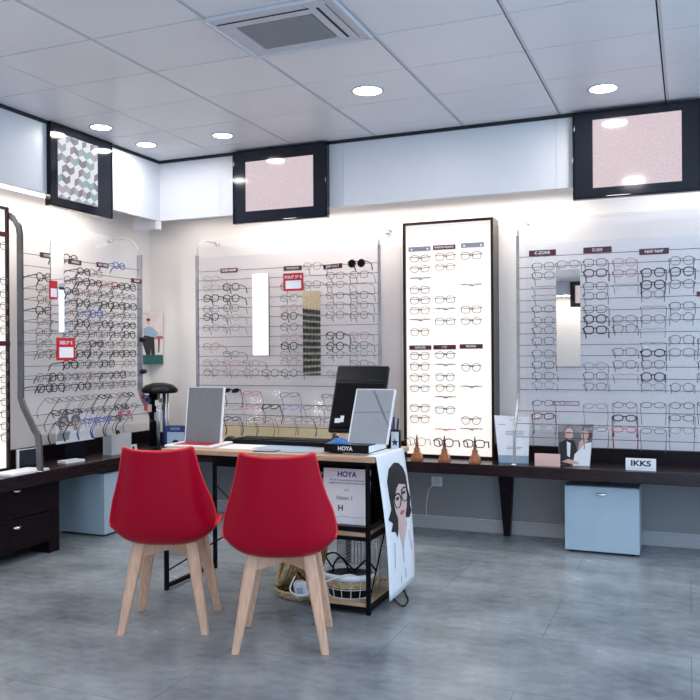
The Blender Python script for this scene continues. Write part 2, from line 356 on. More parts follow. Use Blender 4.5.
def cup_handle(parent, p, rot, w=.055):
    bm = NB(); N = 10; pr = []
    for k in range(N+1):
        a = PI*k/N; pr.append((-w/2*math.cos(a), math.sin(a)))
    top = [bm.verts.new((x, -.016*s, .004)) for x, s in pr]; bot = [bm.verts.new((x*.95, -.012*s-.002, -.012*s)) for x, s in pr]; bk = [bm.verts.new((x, 0, .004)) for x, s in pr]
    for k in range(N):
        bm.faces.new([top[k], top[k+1], bot[k+1], bot[k]]); bm.faces.new([bk[k], bk[k+1], top[k+1], top[k]])
    o = obj('handle', bm, M['metal'], parent, smooth=True); o.location = p; o.rotation_euler = (0, 0, rot); return o
# drawers at the far left
t = thing('drawer_cabinet', 'dark wood drawer cabinet at the left edge under the counter', 'cabinet', (-3.9, 3.6, 0))
bm = NB(); box(bm, -.2, .15, -.9, .43, .075, .45); box(bm, -.2, .17, .43, .52, .0, .45); box(bm, -.2, .10, -.9, .43, .03, .075)
obj('body', bm, M['wenge_dark'], t, bevel=.002)
hy_ = [at(20, 490.5, 0, -3.70), at(20, 527.5, 0, -3.70)]
for k, (z0, z1) in enumerate(((.272, .448), (.08, .266))):
    for (y0, y1, show) in ((-.12, .427, 1), (-.68, -.126, 0)):
        d = obj('drawer', B(.15, .176, y0, y1, z0, z1), M['wenge_dark'], t, bevel=.002)
        h = cup_handle(d, (.176, (hy_[k].y-3.6) if show else -.4, hy_[k].z), PI/2, .06)
bm = NB(); [lathe(bm, [(.015, 0), (.015, .03)], c=(.02, y, 0), n=10) for y in (-.7, .3)]; obj('castor', bm, M['black'], t)
# blue-grey pedestals
t = thing('pedestal_cabinet', 'pale blue-grey pedestal cabinet under the left counter, behind the left chair', 'cabinet', (-3.9, 4.76, 0), group='blue-grey pedestal cabinets')
obj('body', B(-.2, .175, -.235, .235, .012, .43), M['blue_cab'], t, bevel=.002)
obj('door', B(.176, .192, -.233, .233, .014, .428), M['blue_cab'], t, bevel=.002)
bm = NB(); [lathe(bm, [(.012, 0), (.012, .012)], c=(x, y, 0), n=8) for x in (-.15, .13) for y in (-.2, .2)]; obj('foot', bm, M['black'], t)
t = thing('pedestal_cabinet', 'pale blue-grey pedestal cabinet with a silver handle under the right rack', 'cabinet', (-.505, 5.375, 0), group='blue-grey pedestal cabinets')
obj('body', B(-.218, .218, -.13, .15, .014, .415), M['blue_cab'], t, bevel=.002)
d = obj('door', B(-.22, .22, -.150, -.132, .016, .413), M['blue_cab'], t, bevel=.002)
cup_handle(d, (.0, -.150, .375), 0, .06)
bm = NB(); [lathe(bm, [(.012, 0), (.012, .014)], c=(x, y, 0), n=8) for x in (-.18, .18) for y in (-.1, .12)]; obj('foot', bm, M['black'], t)

# power socket
t = thing('power_socket', 'white wall socket below the counter near the lightbox', 'socket', (at(437, 480, 1, 5.594)[0], 5.594, .335))
obj('plate', B(-.04, .04, -.008, 0, -.035, .035), M['fascia'], t, bevel=.003)
bm = NB(); tube(bm, [(-.016*math.cos(a), -.009, .018*math.sin(a)) for a in [2*PI*k/16 for k in range(16)]], .003, 5, closed=True); obj('outlet_ring', bm, M['base'], t)
bm = NB(); tube(bm, [(-.03, -.01, -.03), (-.06, -.012, -.06), (-.07, -.01, -.12), (-.08, -.01, -.20), (-.075, -.01, -.245)], .003, 5); obj('flex', bm, M['cable'], t)

# ---------------------------------------------------------------- wall televisions
def tv(loc, rotz, w, h, sw, sh, sc, label, kind):
    t = thing('wall_television', label, 'television', loc, (0, 0, rotz), group='televisions hung on the fascia')
    bm = NB(); b = .012
    for a in ((-w/2, w/2, h/2-b, h/2), (-w/2, w/2, -h/2, -h/2+b), (-w/2, -w/2+b, -h/2+b, h/2-b), (w/2-b, w/2, -h/2+b, h/2-b)): box(bm, a[0], a[1], -.004, .04, a[2], a[3])
    obj('casing', bm, M['gloss'], t, bevel=.002)
    obj('bezel', B(-w/2+b, w/2-b, 0, .038, -h/2+b, h/2-b), M['bezel'], t)
    if kind == 'pink':
        obj('screen', B(sc[0]-sw/2, sc[0]+sw/2, -.0015, 0, sc[1]-sh/2, sc[1]+sh/2), M['screen'], t)
    else:
        bm = NB(); box(bm, sc[0]-sw/2, sc[0]+sw/2, -.0015, 0, sc[1]-sh/2, sc[1]+sh/2, 2)
        a = .043; R = random.Random(3); hgt = a*math.sqrt(3)/2
        def clipq(pts, mi):
            pts = [(min(max(x, sc[0]-sw/2), sc[0]+sw/2), min(max(z, sc[1]-sh/2), sc[1]+sh/2)) for x, z in pts]
            ar = abs(sum(pts[i][0]*pts[(i+1) % 4][1]-pts[(i+1) % 4][0]*pts[i][1] for i in range(4)))/2
            if ar > 1e-5: poly(bm, pts, -.002, mi)
        for j in range(-6, 7):
            for i in range(-5, 6):
                cx = sc[0]+(i+(j % 2)*.5)*2*hgt; cz = sc[1]+j*a*1.5
                P = [(cx+a*math.sin(k*PI/3), cz+a*math.cos(k*PI/3)) for k in range(6)]; c = (cx, cz)
                for q, mi in (((P[5], P[0], P[1], c), 0), ((P[1], P[2], P[3], c), R.choice((1, 2, 4, 3))), ((P[3], P[4], P[5], c), R.choice((2, 2, 3, 0, 1, 0)))): clipq(list(q), mi)
        obj('screen', bm, HEX, t, fix=False)
    return t
tv((-2.598, 5.004, 2.414), 0, .727, .508, .52, .345, (0, 0), 'middle wall television showing pale pink, above the left half of the racks', 'pink')
p0 = at(592.5, 124, 1, 5.0); p1 = at(682, 187, 1, 5.0)
tv((-.282, 5.004, 2.405), 0, .706, .515, p1.x-p0.x, p0.z-p1.z-.012, ((p0.x+p1.x)/2+.282, .005), 'right-hand wall television showing pale pink, near the right edge', 'pink')
p0 = at(60, 140, 0, -3.576); p1 = at(100, 206, 0, -3.576)
tv((-3.595, 4.200, 2.42), PI/2, .585, .515, p1.y-p0.y, .40, ((p0.y+p1.y)/2-4.200, .0), 'left-hand wall television showing grey and teal hexagon cubes', 'hex')

# ---------------------------------------------------------------- display racks: bent clear sheet in front of the wall
PROF = [(.004, 2.13), (.14, 2.13)]+[(.14+.13*math.sin(a), 2.0+.13*math.cos(a)) for a in (PI/8, PI/4, 3*PI/8, PI/2)]+[(.27, .98), (.29, .93), (.375, .79), (.405, .75), (.412, .70), (.42, .535)]
def rack_d(z):
    if z > .98: return .27
    for (d0, z0), (d1, z1) in zip(PROF[6:], PROF[7:]):
        if z1 <= z <= z0: return d0+(d1-d0)*(z0-z)/(z0-z1)
    return .42
def rack(label, origin, rotz, L, rows, edge_w, ends=(1, 1), edge_m=('rack_edge', 'rack_edge'), bottom=True):
    # local frame: x along the wall, -y out of the wall
    t = thing('display_rack', label, 'display rack', origin, (0, 0, rotz), group='wall racks of clear sheet')
    bm = NB(); N = len(PROF)-1 if bottom else len(PROF)
    for pr_, off in ((PROF, 0),):
        A = [bm.verts.new((0, -d, z)) for d, z in pr_]; Bq = [bm.verts.new((L, -d, z)) for d, z in pr_]
        for k in range(len(pr_)-1):
            if pr_[k+1][1] < .74: break
            bm.faces.new([A[k], Bq[k], Bq[k+1], A[k+1]])
    for v in [v for v in bm.verts if not v.link_faces]: bm.verts.remove(v)
    s = obj('clear_sheet', bm, M['acrylic'], t, smooth=False); md = s.modifiers.new('solid', 'SOLIDIFY'); md.thickness = .004
    for e, x in zip(ends, (0, L)):
        if not e: continue
        mm_ = edge_m[0] if x == 0 else edge_m[1]
        bm = NB(); sgn = 1 if x == 0 else -1; wd = edge_w/2
        pts = [Vector((0, -d, z)) for d, z in PROF]; out = []
        for k, p in enumerate(pts):
            a = pts[max(0, k-1)]; b = pts[min(len(pts)-1, k+1)]; tt = (b-a).normalized(); nn = Vector((0, tt.z, -tt.y))
            out.append([bm.verts.new((x+xx*sgn, (p+nn*q).y, (p+nn*q).z)) for xx, q in ((-.006, -wd), (.010, -wd), (.010, wd), (-.006, wd))])
        cut = 0 if mm_ == 'edge_dark' else 5
        for A, Bq in zip(out[cut:], out[cut+1:]):
            for k in range(4): bm.faces.new([A[k], A[(k+1) % 4], Bq[(k+1) % 4], Bq[k]])
        bm.faces.new(out[cut]); bm.faces.new(out[-1][::-1])
        for v in [v for v in bm.verts if not v.link_faces]: bm.verts.remove(v)
        up = obj('side_upright', bm, M[mm_], t)
        if cut:
            bm = NB(); tube(bm, [(x+.004*sgn, -d, z) for d, z in PROF[:6]], .008, 6); obj('top_bend', bm, M['pale_edge'], t, smooth=True)
        fb_ = NB(); lathe(fb_, [(.022, .5305), (.022, .536), (.006, .54)], c=(x, -.42, 0), n=14); obj('foot', fb_, M['metal'], t, smooth=True)
        fb_ = NB(); tube(fb_, [(x+.03*sgn, 0, 2.115), (x+.03*sgn, -.04, 2.115)], .011, 10); obj('wall_fixing', fb_, M['metal'], t, smooth=True)
    bm = NB()
    for z, x0, x1 in rows:
        d = rack_d(z)+.0035; box(bm, x0, x1, -d-.002, -d+.002, z-.0017, z+.0017)
    obj('slot_rails', bm, M['rail'], t)
    return t
# right rack rows from the picture's own wires
RR = [at(520, y, 1, 5.33).z for y in (257.5, 268, 278.5, 289.5, 301, 312.2, 323, 334, 345.3, 356, 367.2, 378.5, 389.3, 410)]
LR_ = 2.3
rows = [(z, 0, LR_) for z in RR]+[(.80, 0, LR_), (.755, 0, LR_)]
rows = [(z, 0, LR_) for z in RR]
for y in (422.8, 435.5):
    z = at(520, y, 1, 5.27).z; rows.append((z, 0, LR_))
rack('clear wall rack on the right wall section, rows of spectacles with a long mirror', (-1.03, YB, 0), 0, LR_, rows, .022, (1, 1))
LB = 1.49
RB = [at(200, y, 1, 5.33).z for y in (272, 281, 290.3, 299.8, 309, 318.6, 328, 337.5, 347, 356.3, 365.8, 375, 385)]
rows = [(z, 0, LB) for z in RB]
for y in (404, 414.5, 425): rows.append((at(250, y, 1, 5.27).z, 0, LB))
rack('clear wall rack behind the desk, between room corner and lightbox', (-3.475, YB, 0), 0, LB, rows, .026)
LL = 1.2
RLz = [at(24, y, 0, -3.84).z for y in (253.2, 265.2, 276.5, 288.2, 299.5, 310.8, 321.8, 332.8, 344, 355, 366.5, 379.5, 390.5)]
rows = [(z, 0, LL) for z in RLz]
for z in (.87, .81): rows.append((z, 0, LL))
rkl = rack('clear wall rack on the left wall with a thick grey bent near edge', (XL, 3.91, 0), PI/2, LL, rows, .040, edge_m=('edge_dark', 'rack_edge'))
for z in (1.36, 1.12):
    bm = NB(); tube(bm, [(LL-.03, -.30, z), (LL+.02, -.30, z)], .018, 10); obj('clamp', bm, M['black'], rkl, smooth=True)
# backboard behind the racks
struct('trim_7', B(-3.62, -1.92, YB-.004, YB, .62, 2.02), mat('rack_backboard', (.66, .62, .62), .6, noise=(4, .02, (1, 1, 1))))
struct('trim_8', B(-1.03, 1.3, YB-.004, YB, .615, 1.98), mat('rack_backboard_cool', (.68, .68, .72), .6, noise=(4, .02, (1, 1, 1))))
tag(obj('base_board', B(-3.45, -2.0, 5.50, 5.512, .5305, .70), M['cream']), 'low cream board standing behind the desk under the middle rack', 'board')

# mirrors on the racks
def rack_mirror(label, x0, x1, z0, z1, origin, rotz, d=.272):
    t = thing('rack_mirror', label, 'mirror', origin, (0, 0, rotz), group='narrow mirrors on the racks')
    bm = NB(); r = .012; pts = []
    for cx, cz, a in ((x1-r, z1-r, 0), (x0+r, z1-r, PI/2), (x0+r, z0+r, PI), (x1-r, z0+r, 3*PI/2)):
        pts += [(cx+r*math.cos(a+k*PI/8), cz+r*math.sin(a+k*PI/8)) for k in range(5)]
    a = [bm.verts.new((p[0], -d-.022, p[1])) for p in pts]; b = [bm.verts.new((p[0], -d-.016, p[1])) for p in pts]
    bm.faces.new(a); bm.faces.new(b[::-1])
    for k in range(len(a)): bm.faces.new([a[k], a[(k+1) % len(a)], b[(k+1) % len(a)], b[k]])
    obj('glass', bm, M['mirror'], t)
    bm = NB(); box(bm, x0+.02, x1-.02, -d-.016, -d+.002, z0+.05, z0+.07); box(bm, x0+.02, x1-.02, -d-.016, -d+.002, z1-.07, z1-.05)
    obj('backing_clip', bm, M['rack_edge'], t)
rack_mirror('tall narrow mirror on the right rack, under its top row', -.780, -.632, 1.156, 1.768, (0, YB, 0), 0)
rack_mirror('tall narrow mirror on the middle rack reflecting rows of sunglasses', -2.569, -2.428, 1.093, 1.695, (0, YB, 0), 0)
rack_mirror('tall narrow mirror on the middle rack reflecting a white lightbox', -2.981, -2.838, 1.235, 1.838, (0, YB, 0), 0)
rack_mirror('tall narrow mirror on the left wall rack', 4.150, 4.27, 1.40, 1.995, (XL, 0, 0), PI/2)
obj_edge = None

# ---------------------------------------------------------------- lightboxes
def lightbox(label, loc, rotz, w, h, d):
    t = thing('display_lightbox', label, 'lightbox', loc, (0, 0, rotz), group='standing lightboxes')
    bm = NB(); f = .018
    box(bm, -w/2, -w/2+f, 0, d, 0, h); box(bm, w/2-f, w/2, 0, d, 0, h); box(bm, -w/2+f, w/2-f, 0, d, 0, f); box(bm, -w/2+f, w/2-f, 0, d, h-f, h); box(bm, -w/2+f, w/2-f, d-.01, d, f, h-f)
    obj('frame', bm, M['wenge'], t, bevel=.001)
    obj('light_panel', B(-w/2+f, w/2-f, .018, .024, f, h-f), M['lightpanel'], t)
    return t
lightbox('tall white lightbox in a dark frame, rows of thin spectacles, right of desk', (-1.52, 5.395, CT), 0, .635, 1.618, .17)
lightbox('tall white lightbox cut off by the left edge, on the left counter', (-3.915, 3.58, CT), PI/2, .64, 1.64, .17)

# ---------------------------------------------------------------- signs
def plate(label, p, rotz, w, h, s, m='burg', size=.017, tilt=0, tm='white', group='burgundy name plates'):
    t = thing('name_plate', label, 'sign', p, (0, 0, rotz), group=group); t.rotation_euler = (0, tilt, rotz)
    obj('board', B(-w/2, w/2, -.008, 0, -h/2, h/2), M[m], t, bevel=.001)
    if s: text(s, size, M[tm], t, (0, -.0085, 0), bold=.0004)
    return t
YS = 5.33-.008
for (x, y, s, lab) in ((542.5, 253, 'C-ZONE', 'leftmost burgundy name plate on top wire of right rack'), (597.5, 250, 'O.SIX', 'middle burgundy name plate on top wire of right rack'), (654, 251.5, 'NAF NAF', 'rightmost burgundy name plate on top wire of right rack')):
    plate(lab, at(x, y, 1, YS), 0, .17, .037, s, size=.026)
plate('small burgundy plate at the right edge on the right rack', at(702, 294, 1, YS), 0, .06, .03, '')
plate('lavender grey plate low on the right rack beside round silver spectacles', at(566, 403.5, 1, YS-.01), 0, .165, .03, 'TAILOR LOOKERS', 'lav', size=.019)
for (x, y, s, ti, lab) in ((229.3, 270.5, 'O-SIX NOW', 0, 'burgundy name plate near left end of middle rack'), (293, 268.3, 'WOODYS', 0, 'burgundy name plate above the red price card of the middle rack'), (333, 266.5, 'JEEP CULT', -.04, 'burgundy name plate beside black sunglasses on the middle rack')):
    plate(lab, at(x, y, 1, YS), 0, .145, .034, s, size=.022, tilt=ti)
for (x, y, s, lab) in ((46.5, 255.7, 'OXIBIS', 'burgundy name plate nearest the camera on left rack'), (74.5, 262.3, 'KENZO', 'second burgundy name plate of the left rack'), (102, 265.2, 'RAY ONE', 'third burgundy name plate of the left rack'), (136, 281, 'SEGER', 'lower burgundy name plate at the far end of left rack')):
    plate(lab, at(x, y, 0, -3.84+.012), PI/2, .12, .034, s, size=.022)
YL = 5.41
for (x, y, s, mm, lab) in ((444.3, 247.3, 'MADE IN FRANCE', 'burg', 'burgundy plate reading made in France at the top of the lightbox'), (419.6, 249, '', 'greyplate', 'grey metal plate left of the top plate in the lightbox'), (472.5, 245, '', 'greyplate', 'grey metal plate right of the top plate in the lightbox'),
                           (420.5, 347.6, 'NATURE', 'burg', 'left one of three plates across the lightbox middle'), (444.8, 347.2, 'LTC', 'burg', 'centre one of three plates across the lightbox middle'), (471.3, 346.4, 'MINIMA', 'burg', 'right one of three plates across the lightbox middle')):
    p = at(x, y, 1, YL); tt = plate(lab, p, 0, .158, .031, s, mm, size=.017 if len(s) > 8 else .02, group='plates on the lightbox')
    if not s:
        for sx in (-.055, .06):
            bm = NB(); tube(bm, [(sx, -.0085, -.004), (sx, -.011, -.004)], .007, 10); obj('peg', bm, M['white'], tt)
for y, lab in ((234, 'burgundy plate in the upper part of the left edge lightbox'), (343.5, 'burgundy plate in the middle of the left edge lightbox')):
    plate(lab, at(2 if y > 300 else 1, y, 0, -3.915+.006), PI/2, .12, .03, '')
def price_card(label, p, rotz, w, h, top, price):
    t = thing('price_card', label, 'price card', p, (0, 0, rotz), group='red price cards')
    obj('board', B(-w/2, w/2, -.006, 0, -h/2, h/2), M['redcard'], t)
    obj('white_field', B(-w*.38, w*.40, -.0068, -.006, -h*.38, h*.08), M['white'], t)
    text(top+' '+price, w*.18, M['white'], t, (0, -.0068, h*.27), bold=.0008)
    return t
price_card('red price card under the middle plate of the middle rack', at(293.5, 282, 1, YS-.01), 0, .16, .128, 'TOUT', '39 €')
price_card('red price card low on the left wall rack', at(65.5, 349, 0, -3.84+.02), PI/2, .17, .15, 'DES', '39 €')
price_card('narrow red price card in front of the left rack mirror', at(53, 290, 0, -3.84+.035), PI/2, .07, .12, '', '')

# ---------------------------------------------------------------- spectacles
COLS = dict(black=(.008, .008, .012), tortoise=(.10, .035, .02), navy=(.010, .014, .055), blue=(.03, .10, .40), red=(.50, .02, .05), pink=(.42, .14, .17), silver=(.07, .075, .09), gold=(.20, .12, .055),
            crystal=(.20, .22, .26), brown=(.12, .05, .035), green=(.015, .06, .06), grey=(.04, .045, .055), teal=(.03, .16, .22), beige=(.28, .17, .12))
FM = {k: mat('frame_'+k, v, .3, .3 if k in ('silver', 'gold') else 0, spec=.25, noise=(200, .08, (1, 1, 1))) for k, v in COLS.items()}
LENS = mat('lens_clear', (.85, .88, .92), .03, alpha=.07, noise=(5, .01, (1, 1, 1)))
DARK = mat('lens_dark', (.006, .006, .009), .45, spec=.1, noise=(5, .05, (1, 1, 1)))
SHAPES = dict(round=(.0275, .0272, 2.0), square=(.0296, .0240, 3.2), oval=(.0292, .0228, 2.3), panto=(.0286, .0262, 2.5))
_G = {}
def se(a, rx, rz, e):
    c, s = math.cos(a), math.sin(a); return (rx*math.copysign(abs(c)**(2/e), c), rz*math.copysign(abs(s)**(2/e), s))
def glasses_meshes(shape, bold, folded, rimless):
    key = (shape, bold, folded, rimless)
    if key in _G: return _G[key]
    rx, rz, e = SHAPES[shape]; r = .0034 if bold else .0019; cx = rx+.0085; out = {}
    def fin(bm, nm):
        bmesh.ops.recalc_face_normals(bm, faces=bm.faces); me = bpy.data.meshes.new(nm); bm.to_mesh(me); bm.free()
        for p in me.polygons: p.use_smooth = True
        me.materials.append(FM['black']); return me
    bm = NB(); n = 18
    if rimless: tube(bm, [(-cx-rx-.002, 0, rz*.47), (-cx, -.001, rz*.62), (0, -.001, rz*.5), (cx, -.001, rz*.62), (cx+rx+.002, 0, rz*.47)], r*.7, 5)
    for s in (-1, 1):
        if not rimless:
            tube(bm, [(s*cx+se(2*PI*k/n, rx, rz, e)[0], .0015*abs(se(2*PI*k/n, rx, rz, e)[0])/rx, se(2*PI*k/n, rx, rz, e)[1]) for k in range(n)], r, 5, closed=True, flat=1)
        tube(bm, [(s*(cx+rx-.001), 0, rz*.45), (s*(cx+rx+.006), .004, rz*.5), (s*(cx+rx+.0075), .010, rz*.5)], r*1.15, 5)
    tube(bm, [(-.009, 0, rz*.30), (-.004, -.001, rz*.52), (.004, -.001, rz*.52), (.009, 0, rz*.30)], r*1.05, 5)
    out['front_frame'] = fin(bm, 'front_frame')
    for s, nm in ((-1, 'L'), (1, 'R')):
        bm = NB(); x = s*(cx+rx+.0075); z = rz*.5
        if folded: pts = [(x, .010, z), (x-s*.002, .016, z), (x-s*.05, .019+.002*s, z-.002), (x-s*.085, .020+.002*s, z-.01)]
        else: pts = [(x, .010, z), (x, .05, z), (x*.98, .095, z-.001), (x*.95, .112, z-.010), (x*.93, .132, z-.042)]
        rr = [r*1.1]*3+[r*1.3, r*1.3][:len(pts)-3]
        tube(bm, pts, rr[:len(pts)], 5); out['temple'+nm] = fin(bm, 'temple')
        bm = NB(); a = [bm.verts.new((s*cx+se(2*PI*k/n, rx, rz, e)[0], .0012, se(2*PI*k/n, rx, rz, e)[1])) for k in range(n)]; bm.faces.new(a)
        out['lens'+nm] = fin(bm, 'lens')
    _G[key] = out; return out
GC = {}
def glasses(color, shape, bold, p, rotz, tilt, label, group, dark=False, folded=False, rimless=False, yawj=0, name='spectacles'):
    key = (color, shape, bold, dark, folded, rimless)
    if key not in GC:
        ms = glasses_meshes(shape, bold, folded, rimless); d = {}
        for k, me in ms.items():
            me2 = me.copy(); me2.materials.clear(); me2.materials.append((DARK if dark else LENS) if k.startswith('lens') else FM[color]); d[k] = me2
        GC[key] = d
    t = thing(name, label, 'sunglasses' if dark else 'glasses', p, (-tilt, 0, rotz+yawj), group)
    for k, me in GC[key].items():
        nm = 'front_frame' if k == 'front_frame' else ('temple' if k.startswith('temple') else 'lens')
        o = bpy.data.objects.new(nm, me); COL.objects.link(o); o.parent = t
        if nm == 'lens' and not dark: o.visible_shadow = True
    return t
ORD = ['topmost', 'second', 'third', 'fourth', 'fifth', 'sixth', 'seventh', 'eighth', 'ninth', 'tenth', 'eleventh', 'twelfth', 'thirteenth', 'fourteenth', 'fifteenth', 'sixteenth', 'seventeenth', 'eighteenth']
CN = ['leftmost', 'second', 'third', 'fourth', 'fifth', 'sixth', 'seventh', 'eighth', 'ninth', 'tenth']
R = random.Random(11)
def hang(colspec, rackname, Ywall, group, yoff=0):
    for ci, (cx, items) in enumerate(colspec):
        for ri, it in enumerate(items):
            y, color, shape, bold = it[:4]; opt = it[4] if len(it) > 4 else ''
            x = it[5] if len(it) > 5 else cx
            p = at(x, y, 1, Ywall-.27-.012)
            if p.z < .98:
                for _ in range(3): p = at(x, y, 1, Ywall-rack_d(p.z)-.02)
            tilt = math.radians(R.uniform(4, 10)) if p.z > 1.0 else math.radians(R.uniform(50, 62))
            dark = 'd' in opt; rl_ = 'r' in opt
            look = ('%s rimless' % color) if rl_ else ('%s %s%s' % ('bold' if bold else 'thin', color, ' '+shape))
            pos = '%s down in %s column' % (ORD[ri], CN[ci]) if ri else 'topmost in %s column' % CN[ci]
            glasses(color, shape, bold, p, 0, tilt, '%s %s, %s of the %s' % (look, 'sunglasses' if dark else 'spectacles', pos, rackname), group, dark=dark, rimless=rl_, yawj=R.uniform(-.05, .05), name='sunglasses' if dark else 'spectacles')
rd, sq, ov, pa = 'round', 'square', 'oval', 'panto'
right = [
 (543, [(266.4, 'silver', sq, 0), (275.7, 'grey', sq, 0), (288.5, 'silver', sq, 0, 'r'), (297.5, 'silver', pa, 0, 'r'), (309, 'grey', ov, 0), (321, 'silver', pa, 0), (330, 'silver', ov, 0), (341, 'grey', sq, 0), (354, 'silver', pa, 0), (365, 'navy', sq, 0), (376, 'silver', sq, 0), (385, 'crystal', ov, 0), (403, 'grey', rd, 0), (416, 'brown', pa, 1), (427.5, 'crystal', rd, 0)]),
 (568, [(264, 'silver', ov, 0)]),
 (595, [(262.5, 'navy', sq, 0), (273, 'grey', sq, 1), (286, 'navy', sq, 0), (296, 'black', sq, 0), (309, 'black', sq, 0), (319, 'black', pa, 1), (330, 'black', sq, 1), (366, 'crystal', ov, 0), (376, 'silver', sq, 0), (386.5, 'silver', ov, 0), (406, 'crystal', pa, 0), (429, 'grey', sq, 0)]),
 (624.5, [(262.3, 'pink', pa, 0), (273, 'red', ov, 0), (286.5, 'crystal', sq, 0, 'r'), (319, 'brown', ov, 0), (328.5, 'black', sq, 0), (352, 'navy', sq, 0), (364.5, 'silver', pa, 0), (376.5, 'crystal', sq, 0, 'r'), (405, 'silver', rd, 0), (418, 'black', pa, 1), (429.5, 'pink', ov, 1)]),
 (653, [(272.5, 'green', pa, 1), (284.5, 'black', pa, 1), (294, 'silver', rd, 0), (309, 'silver', sq, 0, 'r'), (319, 'grey', pa, 0), (331, 'crystal', sq, 0, 'r'), (345, 'silver', sq, 0, 'r'), (353, 'navy', ov, 1), (364.5, 'grey', pa, 0), (377, 'navy', pa, 1), (386.5, 'crystal', ov, 0), (405, 'silver', pa, 0), (431, 'teal', pa, 0)]),
 (682, [(260.5, 'green', pa, 0), (271.5, 'grey', pa, 1), (284, 'navy', pa, 0), (306, 'navy', sq, 0), (317, 'silver', rd, 0), (339.5, 'grey', pa, 0), (352.5, 'brown', sq, 0), (387.5, 'silver', rd, 0), (405.5, 'silver', rd, 0), (418, 'silver', pa, 0), (430.5, 'crystal', rd, 0)]),
 (711, [(341, 'navy', sq, 0), (352, 'grey', sq, 0), (364, 'silver', sq, 0), (376, 'grey', sq, 0), (404, 'black', sq, 0)]),
]
hang(right, 'right rack', YB, 'spectacles on the right rack')
middle = [
 (211, [(279, 'beige', ov, 0), (288, 'crystal', sq, 0), (298.3, 'black', pa, 1), (309, 'grey', sq, 0), (317, 'navy', pa, 1), (328, 'silver', ov, 0), (346.5, 'gold', pa, 0), (363, 'beige', rd, 0), (372.5, 'grey', rd, 0)]),
 (231, [(287, 'black', pa, 1), (298.3, 'black', pa, 1), (308, 'black', pa, 0), (317.5, 'beige', ov, 0), (328, 'beige', sq, 0), (354, 'silver', ov, 0), (363, 'pink', ov, 0), (372.5, 'beige', rd, 0), (390.5, 'black', rd, 1, 'd'), (407.5, 'crystal', pa, 0), (418.5, 'black', rd, 1)]),
 (251, [(363, 'beige', ov, 0), (372.5, 'brown', rd, 0), (393, 'red', sq, 0), (407, 'pink', sq, 0), (418.5, 'crystal', ov, 0, '', 245)]),
 (270, [(373, 'black', pa, 0), (406.5, 'black', pa, 1), (419, 'tortoise', ov, 0, '', 262)]),
 (289, [(286.5, 'black', pa, 0), (298, 'brown', sq, 0), (308, 'pink', ov, 0), (316, 'brown', rd, 1), (327, 'black', pa, 0), (337.5, 'pink', sq, 0), (346, 'black', pa, 1), (354.5, 'crystal', sq, 0), (362, 'beige', pa, 0), (373, 'black', rd, 0), (394.5, 'silver', sq, 0), (407, 'blue', sq, 0), (419, 'beige', ov, 0, '', 283)]),
 (312, [(266, 'gold', pa, 0), (284.5, 'silver', pa, 0), (407.5, 'silver', ov, 0), (419.5, 'brown', ov, 0, '', 303)]),
 (335, [(275.5, 'silver', sq, 0), (284.5, 'gold', ov, 0), (295.5, 'grey', ov, 0), (305.5, 'gold', sq, 0), (315, 'silver', sq, 0), (335.5, 'black', pa, 1), (346, 'black', rd, 1), (354.5, 'brown', rd, 0), (374, 'beige', rd, 0), (396, 'black', rd, 0, '', 330), (408, 'brown', pa, 0, '', 326), (420, 'grey', ov, 0, '', 322)]),
 (359, [(263.3, 'black', rd, 1, 'd', 356.5), (274.5, 'grey', sq, 0), (285, 'silver', sq, 0, 'r'), (295, 'black', sq, 0), (305, 'gold', pa, 0), (315, 'silver', rd, 0), (335.5, 'pink', sq, 0), (345, 'black', sq, 0), (353, 'crystal', pa, 0), (363.5, 'silver', sq, 0)]),
]
hang(middle, 'middle rack', YB, 'spectacles on the middle rack')
# lightbox spectacles: folded, on pegs in front of the lit panel
lbox = [
 (419.7, [(258.5, 'brown', ov, 0), (269, 'grey', ov, 0), (279.5, 'black', sq, 0, 'r'), (290, 'grey', sq, 0), (300.5, 'navy', sq, 0), (310.5, 'gold', sq, 0), (321, 'black', sq, 0, 'r'), (332, 'gold', rd, 0), (356, 'grey', pa, 0), (366.5, 'grey', pa, 0), (377.5, 'gold', pa, 0), (388.3, 'silver', ov, 0), (408, 'grey', pa, 0), (419, 'gold', pa, 0)]),
 (445, [(256.5, 'gold', sq, 0), (267, 'gold', ov, 0), (299.5, 'silver', sq, 0), (310, 'grey', sq, 0, 'r'), (321.5, 'silver', sq, 0), (355, 'grey', ov, 0), (366, 'grey', sq, 0, 'r'), (377, 'silver', rd, 0), (388, 'gold', rd, 0), (398.5, 'black', sq, 0, 'r'), (410, 'grey', pa, 0), (431, 'red', sq, 0, 'r')]),
 (471, [(255.5, 'brown', sq, 0), (286, 'silver', sq, 0, 'r'), (309.5, 'black', sq, 0), (321, 'silver', ov, 0), (367.3, 'black', rd, 0), (388, 'black', sq, 0, 'r'), (420.5, 'silver', rd, 0), (430.5, 'silver', sq, 0, 'r')]),
]
for ci, (cx, items) in enumerate(lbox):
    for ri, it in enumerate(items):
        y, color, shape, bold = it[:4]; rl_ = len(it) > 4
        p = at(cx, y, 1, 5.389)
        look = '%s %s' % (color, 'rimless' if rl_ else shape)
        glasses(color, shape, bold, p, 0, 0, 'thin %s spectacles, %s in the %s column of the lightbox' % (look, ORD[ri]+(' down' if ri else ''), ('left', 'middle', 'right')[ci]), 'spectacles on the lightbox', folded=True, rimless=rl_, yawj=R.uniform(-.03, .03))
# left edge lightbox
for ri, y in enumerate((246, 281, 294, 306, 318, 330, 355, 367, 379, 390, 402, 414, 426, 437)):
    p = at(5, y, 0, -3.895)
    glasses(R.choice(('grey', 'silver', 'black', 'gold')), R.choice((pa, ov, sq)), 0, (p.x, 3.80, p.z), PI/2, 0, 'thin spectacles, %s down on the left edge lightbox' % ORD[ri], 'spectacles on the left edge lightbox', folded=True)
